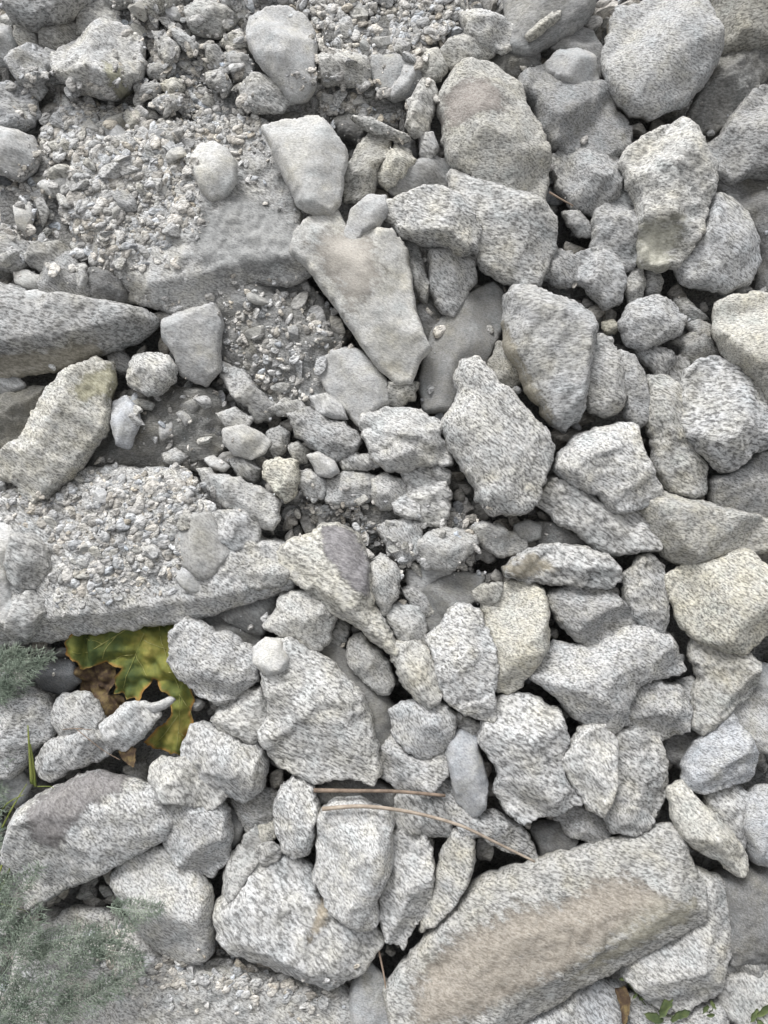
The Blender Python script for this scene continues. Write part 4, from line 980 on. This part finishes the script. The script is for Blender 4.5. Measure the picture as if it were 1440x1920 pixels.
# ------------------------------------------------------------------ leaves, stems and plants
def plain_mat(name, stops, scale=40, rough=.6, trans=0.0, edge=None):
    m, nt, b = new_mat(name); L = nt.links
    tc = N(nt, 'ShaderNodeTexCoord'); n = N(nt, 'ShaderNodeTexNoise', Scale=scale, Detail=5.0, Roughness=.65)
    L.new(tc.outputs['Object'], n.inputs['Vector'])
    r = ramp(nt, stops); L.new(n.outputs['Fac'], r.inputs[0]); c = r.outputs[0]
    if edge:
        at = N(nt, 'ShaderNodeAttribute', attribute_name='edge')
        ma = N(nt, 'ShaderNodeMath', operation='MULTIPLY_ADD'); ma.inputs[1].default_value = .9
        L.new(n.outputs['Fac'], ma.inputs[0]); L.new(at.outputs['Fac'], ma.inputs[2])
        rr = ramp(nt, [(.62, 0), (.86, 1)]); ma2 = N(nt, 'ShaderNodeMath', operation='SUBTRACT'); ma2.inputs[1].default_value = .15
        L.new(ma.outputs[0], ma2.inputs[0]); L.new(ma2.outputs[0], rr.inputs[0])
        c = mix(nt, rr.outputs[0], c, edge)
    L.new(c, b.inputs['Base Color']); b.inputs['Roughness'].default_value = rough
    if trans:
        b.inputs['Transmission Weight'].default_value = 0
        b.inputs['Subsurface Weight'].default_value = trans; b.inputs['Subsurface Radius'].default_value = (.003, .003, .001)
    bp = N(nt, 'ShaderNodeBump', Strength=.4, Distance=.002); L.new(n.outputs['Fac'], bp.inputs['Height']); L.new(bp.outputs[0], b.inputs['Normal'])
    return m
M['leaf'] = plain_mat('leaf_yellow_green', [(.36, (.055, .08, .026)), (.46, (.105, .125, .034)), (.58, (.19, .19, .045)), (.70, (.32, .275, .08))], 14, .75, .1, (.27, .15, .045))
M['dead'] = plain_mat('leaf_withered', [(.35, (.05, .032, .025)), (.5, (.095, .065, .04)), (.65, (.20, .15, .07))], 60, .8)
M['vein'] = plain_mat('leaf_vein', [(.4, (.20, .21, .06)), (.6, (.34, .33, .13))], 60, .6)
M['straw'] = plain_mat('dry_straw', [(.35, (.24, .195, .155)), (.6, (.40, .34, .28))], 50, .7)
M['twig'] = plain_mat('dry_dark_stem', [(.35, (.12, .09, .07)), (.6, (.26, .20, .155))], 50, .7)
M['fern'] = plain_mat('feathery_leaf', [(.35, (.17, .215, .17)), (.55, (.28, .33, .27)), (.7, (.42, .47, .39))], 30, .7)
M['grass'] = plain_mat('grass_blade', [(.35, (.10, .14, .03)), (.6, (.26, .29, .08))], 30, .6)
M['sprig'] = plain_mat('sprig_leaf', [(.35, (.05, .075, .035)), (.6, (.12, .15, .06))], 40, .6)

def PL(px, py, z): x, y = P(px, py, z); return np.array([x, y, z])
class TB:
    def __init__(s): s.V, s.F = [], []
    def tube(s, pts, r0, r1, n=5, flat=1.0):
        pts = [np.array(p, float) for p in pts]; base = len(s.V); m = len(pts)
        for i, p in enumerate(pts):
            t = pts[min(i + 1, m - 1)] - pts[max(i - 1, 0)]; t /= np.linalg.norm(t) + 1e-9
            u = np.cross(t, [0, 0, 1.0]); u /= np.linalg.norm(u) + 1e-9; w = np.cross(u, t)
            r = r0 + (r1 - r0) * i / (m - 1)
            for k in range(n):
                a = 6.2832 * k / n; s.V.append(p + u * r * math.cos(a) + w * r * flat * math.sin(a))
        for i in range(m - 1):
            for k in range(n):
                a, b = base + i * n + k, base + i * n + (k + 1) % n
                s.F.append((a, b, b + n, a + n))
        s.F.append(tuple(base + k for k in reversed(range(n)))); s.F.append(tuple(base + (m - 1) * n + k for k in range(n)))
    def build(s, name, mat, origin, parent=None):
        me = make_mesh(name, np.array(s.V) - origin, s.F); me.materials.append(mat)
        o = bpy.data.objects.new(name, me); C.objects.link(o)
        if parent is None: o.location = W(*origin); o.rotation_euler = (SLOPE, 0, 0)
        else: o.parent = parent
        return o
def curve(pts, n):
    pts = np.array(pts, float); m = len(pts); out = []
    for i in range(n):
        t = i / (n - 1) * (m - 1); k = min(int(t), m - 2); f = t - k
        p0, p1, p2, p3 = pts[max(k - 1, 0)], pts[k], pts[k + 1], pts[min(k + 2, m - 1)]
        out.append(.5 * ((2 * p1) + (p2 - p0) * f + (2 * p0 - 5 * p1 + 4 * p2 - p3) * f * f + (3 * p1 - p0 - 3 * p2 + p3) * f ** 3))
    return out
def thing(name, label, cat, origin, group=None):
    o = bpy.data.objects.new(name, None); C.objects.link(o); o.empty_display_size = .02
    o.location = W(*origin); o.rotation_euler = (SLOPE, 0, 0); o['label'] = label; o['category'] = cat
    if group: o['group'] = group
    return o
def tagit(o, label, cat, group=None):
    o['label'] = label; o['category'] = cat
    if group: o['group'] = group
    return o

def leaf_mesh(pts, zf, seed, crumple=.006, step=.004, th=.0006):
    poly = np.array([P(a, b, zf(a, b)) for a, b in pts])
    o = roughen(poly, .004, .0022, seed); n = len(o)
    lo, hi = o.min(0), o.max(0)
    gx_, gy_ = np.meshgrid(np.arange(lo[0], hi[0], step), np.arange(lo[1], hi[1], step), indexing='ij')
    gx_, gy_ = gx_.ravel(), gy_.ravel(); d, ins = dist_poly(gx_, gy_, o); k = ins & (d > step * .4)
    v, e, f, ov, *_ = delaunay_2d_cdt([Vector((float(a), float(b))) for a, b in o] + [Vector((float(a), float(b))) for a, b in zip(gx_[k], gy_[k])], [(i, (i + 1) % n) for i in range(n)], [], 1, 1e-7)
    X = np.array([p.x for p in v]); Y = np.array([p.y for p in v]); d, _ = dist_poly(X, Y, o)
    Z = np.array([zf(720 + x * F_PX / DIST, 960 - y * F_PX / DIST) for x, y in zip(X, Y)])
    w = fbm(X / .05, Y / .05, X * 0, seed, 2)
    Z = Z + crumple * (1.8 * np.abs(w) + .3 * fbm(X / .012, Y / .012, X * 0, seed + 4, 2)) + np.clip(.012 - d, 0, 1) * .35 * vnoise(X / .025, Y / .025, X * 0, seed + 8)
    m = len(X); V = np.vstack([np.stack([X, Y, Z], 1), np.stack([X, Y, Z - th], 1)])
    F = [tuple(t) for t in f] + [tuple(a + m for a in reversed(t)) for t in f]
    rim = {}
    for i, src in enumerate(ov):
        for q in src:
            if q < n: rim[q] = i
    for i in range(n):
        a, b = rim.get(i), rim.get((i + 1) % n)
        if a is not None and b is not None and a != b: F.append((a, a + m, b + m, b))
    E = np.clip(1 - d / .013, 0, 1) * .55
    return V, F, np.concatenate([E, E]), (X, Y, Z)
def leaf_obj(name, pts, zf, mat, seed, parent=None, origin=None, **kw):
    V, F, E, xyz = leaf_mesh(pts, zf, seed, **kw)
    org = V.mean(0) if origin is None else origin
    me = make_mesh(name, V - org, F); a = me.attributes.new('edge', 'FLOAT', 'POINT'); a.data.foreach_set('value', E.astype(np.float32)); me.materials.append(mat)
    o = bpy.data.objects.new(name, me); C.objects.link(o)
    if parent is None: o.location = W(*org); o.rotation_euler = (SLOPE, 0, 0)
    else: o.parent = parent
    return o, xyz
def drape(x, y, xyz, up=.0008):
    i = np.argmin((xyz[0] - x) ** 2 + (xyz[1] - y) ** 2); return np.array([x, y, xyz[2][i] + up])

# big lobed leaf coming out from under the slab
zf = lambda a, b: -.052 + .018 * min(max((b - 1180) / 200, 0), 1) - .020 * min(max((1190 - b) / 40, 0), 1)
org = PL(270, 1180, -.045)
t = thing('lobed_leaf', 'large lobed yellow-green leaf with browning edges sticking out from under the gritty slab', 'leaf', org)
o, xyz = leaf_obj('blade', [(126, 1205), (150, 1180), (200, 1150), (270, 1140), (345, 1135), (345, 1195), (330, 1235), (352, 1268), (370, 1310), (358, 1335), (366, 1362), (350, 1376), (352, 1392), (347, 1428), (332, 1410), (325, 1414), (312, 1400), (296, 1406), (286, 1394), (268, 1390), (300, 1362), (322, 1335), (318, 1300), (290, 1272), (272, 1302), (262, 1318), (254, 1306), (240, 1310), (230, 1298), (212, 1300), (222, 1286), (218, 1275), (236, 1248), (205, 1240), (180, 1246), (160, 1252), (150, 1235), (128, 1225)],
    zf, M['leaf'], 71, parent=t, origin=org, crumple=.014)
for line in ([(285, 1150), (262, 1200), (240, 1260), (228, 1295)], [(285, 1150), (220, 1190), (160, 1225), (140, 1220)], [(285, 1150), (305, 1220), (338, 1300), (335, 1400)],
             [(262, 1200), (300, 1215), (325, 1225)], [(240, 1180), (200, 1180), (165, 1190)], [(338, 1300), (355, 1330), (360, 1350)], [(336, 1340), (310, 1375), (290, 1395)], [(270, 1180), (300, 1175), (330, 1165)], [(215, 1193), (200, 1215), (190, 1238)], [(190, 1208), (175, 1200), (150, 1200)], [(250, 1230), (225, 1232), (212, 1240)], [(320, 1258), (340, 1262), (350, 1275)], [(337, 1370), (350, 1385), (350, 1400)], [(250, 1228), (265, 1255), (275, 1268)]):
    b = TB(); b.tube([drape(*P(a, c, -.03), xyz) for a, c, _ in [(p[0], p[1], 0) for p in curve(line, 12)]], .0011, .0004, 4); b.build('vein', M['vein'], org, t)
o, _ = leaf_obj('withered_leaf', [(148, 1250), (175, 1235), (215, 1245), (222, 1275), (205, 1300), (235, 1300), (256, 1318), (232, 1345), (205, 1352), (195, 1378), (178, 1350), (160, 1310), (152, 1280)],
    lambda a, b: -.060, M['dead'], 75, crumple=.014)
tagit(o, 'rust brown withered leaf curled beneath the large lobed yellow-green leaf', 'leaf')
o, _ = leaf_obj('withered_leaf', [(222, 1405), (240, 1395), (256, 1402), (252, 1438), (238, 1432), (226, 1420)], lambda a, b: .012 , M['dead'], 76, crumple=.004)
tagit(o, 'scrap of tan withered leaf lying just above the purple-patched block', 'leaf')
o, _ = leaf_obj('withered_leaf', [(1150, 1850), (1172, 1846), (1182, 1875), (1178, 1905), (1165, 1925), (1156, 1890)], lambda a, b: .0, M['dead'], 77, crumple=.006)
tagit(o, 'reddish brown withered leaf in the dark hole near the bottom edge', 'leaf')

# dry stems
def stem(label, pts, r0, r1, mat):
    p = [PL(a, b, z) for a, b, z in pts]; b = TB(); b.tube(curve(p, 26), r0, r1, 6); o = b.build('dry_stem', mat, p[0]); return tagit(o, label, 'stem', 'dry plant stems')
stem('straight brown dry stem lying level just under the big pale granite', [(588, 1482, .030), (660, 1483, .030), (740, 1484, .032), (835, 1492, .028)], .0042, .0030, M['twig'])
stem('long pale dry stem bending down right across the boot-shaped white rock', [(604, 1517, .052), (680, 1512, .054), (770, 1523, .050), (860, 1547, .048), (930, 1580, .046), (1003, 1616, .040)], .0042, .0022, M['straw'])
stem('short brown stem standing in the black hole left of the brown-patched slab', [(706, 1765, -.01), (714, 1800, -.005), (720, 1830, .005), (724, 1856, .010)], .0024, .0014, M['twig'])
stem('thin dark stem lying level on the long flat pale stone at lower left', [(118, 1368, .030), (145, 1366, .032), (172, 1369, .030)], .0009, .0007, M['twig'])
stem('thin crooked stem slanting over the long flat pale stone at lower left', [(142, 1366, .034), (165, 1385, .034), (195, 1408, .030), (225, 1425, .026)], .0009, .0006, M['twig'])
stem('reddish dry stem between the grey sunken stones in the upper right', [(1030, 360, .02), (1050, 372, .022), (1075, 386, .02)], .0022, .0014, M['twig'])

# feathery grey-green plant
def frond(parent, org, base, d, L, w, seed, lift):
    r = random.Random(seed); b = TB()
    d = np.array([d[0], d[1], 0.0]); d /= np.linalg.norm(d); s_ = np.array([-d[1], d[0], 0])
    bend = r.uniform(-.35, .35)
    ax = [base + d * L * t + s_ * bend * L * t * t * .5 + np.array([0, 0, lift * math.sin(t * 2.4)]) for t in np.linspace(0, 1, 14)]
    b.tube(ax, .0011, .0004, 4)
    n = 26
    for i in range(2, n):
        t = i / n; k = t * 13; j = min(int(k), 12); p = ax[j] + (ax[j + 1] - ax[j]) * (k - j)
        for sg in (-1, 1):
            pl = w * math.sin(math.pi * (t * .85 + .12)) * r.uniform(.75, 1.1)
            dirn = d * r.uniform(.45, .8) + s_ * sg + np.array([0, 0, r.uniform(-.1, .35)]); dirn /= np.linalg.norm(dirn)
            q = [p, p + dirn * pl * .5, p + dirn * pl + np.array([0, 0, -pl * .12])]
            b.tube(q, .0006, .0003, 3)
            for m in range(8):
                u = .2 + .8 * m / 7; pp = p + dirn * pl * u
                e = np.array([r.gauss(0, 1), r.gauss(0, 1), r.gauss(.2, .5)]); e = e / np.linalg.norm(e) + d * .5 + dirn * .4
                b.tube([pp, pp + e * r.uniform(.004, .011)],   .00075, .00035, 3)
    return b.build('frond', M['fern'], org, parent)
def feathery(label, root, specs, seed):
    org = PL(*root); t = thing('feathery_plant', label, 'plant', org, 'feathery grey-green plants')
    for i, (ax_, ay_, z, bx_, by_, w) in enumerate(specs):
        a, b_ = PL(ax_, ay_, z), PL(bx_, by_, z); L = np.linalg.norm(b_ - a)
        frond(t, org, a, (b_ - a)[:2], L, w, seed + i, .02)
feathery('feathery grey-green plant spreading over the speckled ground slab in the lower left corner', (10, 1900, .02),
    [(-20, 1960, .05, 60, 1700, .035), (0, 1960, .05, 190, 1760, .035), (-20, 1860, .07, 110, 1710, .034), (-30, 1760, .06, 60, 1600, .03), (120, 1830, .06, 250, 1700, .028),
     (-10, 1960, .06, 110, 1800, .035), (40, 1960, .05, 80, 1760, .034), (-30, 1800, .06, 40, 1680, .03), (160, 1770, .05, 270, 1770, .024), (60, 1800, .06, 210, 1730, .028), (-20, 1930, .055, 60, 1830, .035), (90, 1960, .05, 150, 1850, .026), (150, 1880, .05, 280, 1800, .03), (100, 1900, .05, 230, 1830, .034), (60, 1770, .06, 190, 1720, .026), (200, 1700, .055, 310, 1690, .024), (0, 1720, .05, 100, 1760, .034)], 300)
feathery('feathery grey-green plant in the shade at the left edge under the gritty slab', (-10, 1330, -.01),
    [(-40, 1330, .0, 40, 1210, .032), (-30, 1300, .01, 90, 1240, .028), (-20, 1350, .0, 70, 1225, .030), (-40, 1260, .0, 50, 1215, .028), (-40, 1240, .0, 110, 1222, .026), (-30, 1300, .02, 30, 1290, .028)], 340)
feathery('dark feathery tuft along the left edge beside the purple-patched block', (-20, 1560, .0),
    [(-40, 1450, .0, 20, 1350, .028), (-40, 1560, .0, 25, 1480, .026), (-40, 1640, .0, 15, 1550, .024), (-40, 1480, .0, 30, 1400, .026), (-30, 1700, .02, 30, 1640, .026)], 360)

# grass
def grass(label, blades, root):
    org = PL(*root); t = thing('grass_tuft', label, 'grass', org, 'grass tufts')
    for pts, r in blades:
        b = TB(); b.tube(curve([PL(*p) for p in pts], 12), r, r * .25, 4, .25); b.build('blade', M['grass'], org, t)
grass('green grass blades standing upright left of the long flat pale stone', [([(60, 1470, .0), (56, 1420, .03), (52, 1360, .04)], .0042), ([(66, 1475, .0), (62, 1430, .02), (57, 1395, .03)], .003), ([(70, 1475, .02), (95, 1475, .03), (102, 1480, .03)], .0012)], (60, 1470, 0))
grass('yellow-green grass tuft at the left edge beside the purple-patched block', [([(-10, 1690, .0), (10, 1650, .03), (20, 1620, .03)], .0035), ([(-20, 1680, .0), (-2, 1640, .03), (8, 1600, .03)], .0035), ([(-20, 1600, .0), (20, 1520, .02), (50, 1470, .03)], .0025),
      ([(-20, 1560, .0), (10, 1510, .02), (45, 1490, .03)], .0022), ([(-20, 1690, .04), (20, 1700, .05), (60, 1712, .04)], .0012), ([(-10, 1700, .0), (0, 1670, .02), (4, 1655, .03)], .004)], (-15, 1650, 0))

# low green sprigs at the bottom right
def sprig(label, spots, root):
    org = PL(*root); t = thing('leafy_sprig', label, 'plant', org, 'leafy sprigs'); r = random.Random(int(root[0]))
    b = TB()
    for (x, y, z, s_) in spots: b.tube([org, (org + PL(x, y, z)) / 2 + np.array([0, 0, .004]), PL(x, y, z)], .0012, .0007, 4)
    b.build('stem', M['sprig'], org, t)
    for (x, y, z, s_) in spots:
        a = r.uniform(0, 6.28); pts = []
        for k in range(9):
            q = k / 9 * 6.283; rr = s_ * (1 - .35 * abs(math.sin(q)))
            pts.append((x + rr * math.cos(q) * math.cos(a) - rr * .6 * math.sin(q) * math.sin(a), y + rr * math.cos(q) * math.sin(a) + rr * .6 * math.sin(q) * math.cos(a)))
        leaf_obj('leaf', pts, lambda u, v, z=z: z, M['sprig'], int(x), parent=t, origin=org, crumple=.003, step=.003)
sprig('green leafy sprig in the dark hole at the bottom edge, right of the brown-patched slab', [(1215, 1862, .0, 22), (1248, 1886, .01, 26), (1275, 1905, .01, 24), (1225, 1905, .0, 24), (1190, 1860, .0, 16), (1170, 1835, .0, 12)], (1225, 1900, -.03))
sprig('tiny bright green sprig on pale stone near the bottom right corner', [(1322, 1892, .035, 11), (1338, 1886, .035, 12), (1332, 1902, .035, 9)], (1330, 1898, .02))
sprig('green leaves peeping out in the bottom right corner', [(1415, 1905, .02, 16), (1432, 1895, .02, 16), (1425, 1922, .02, 16)], (1425, 1925, 0))
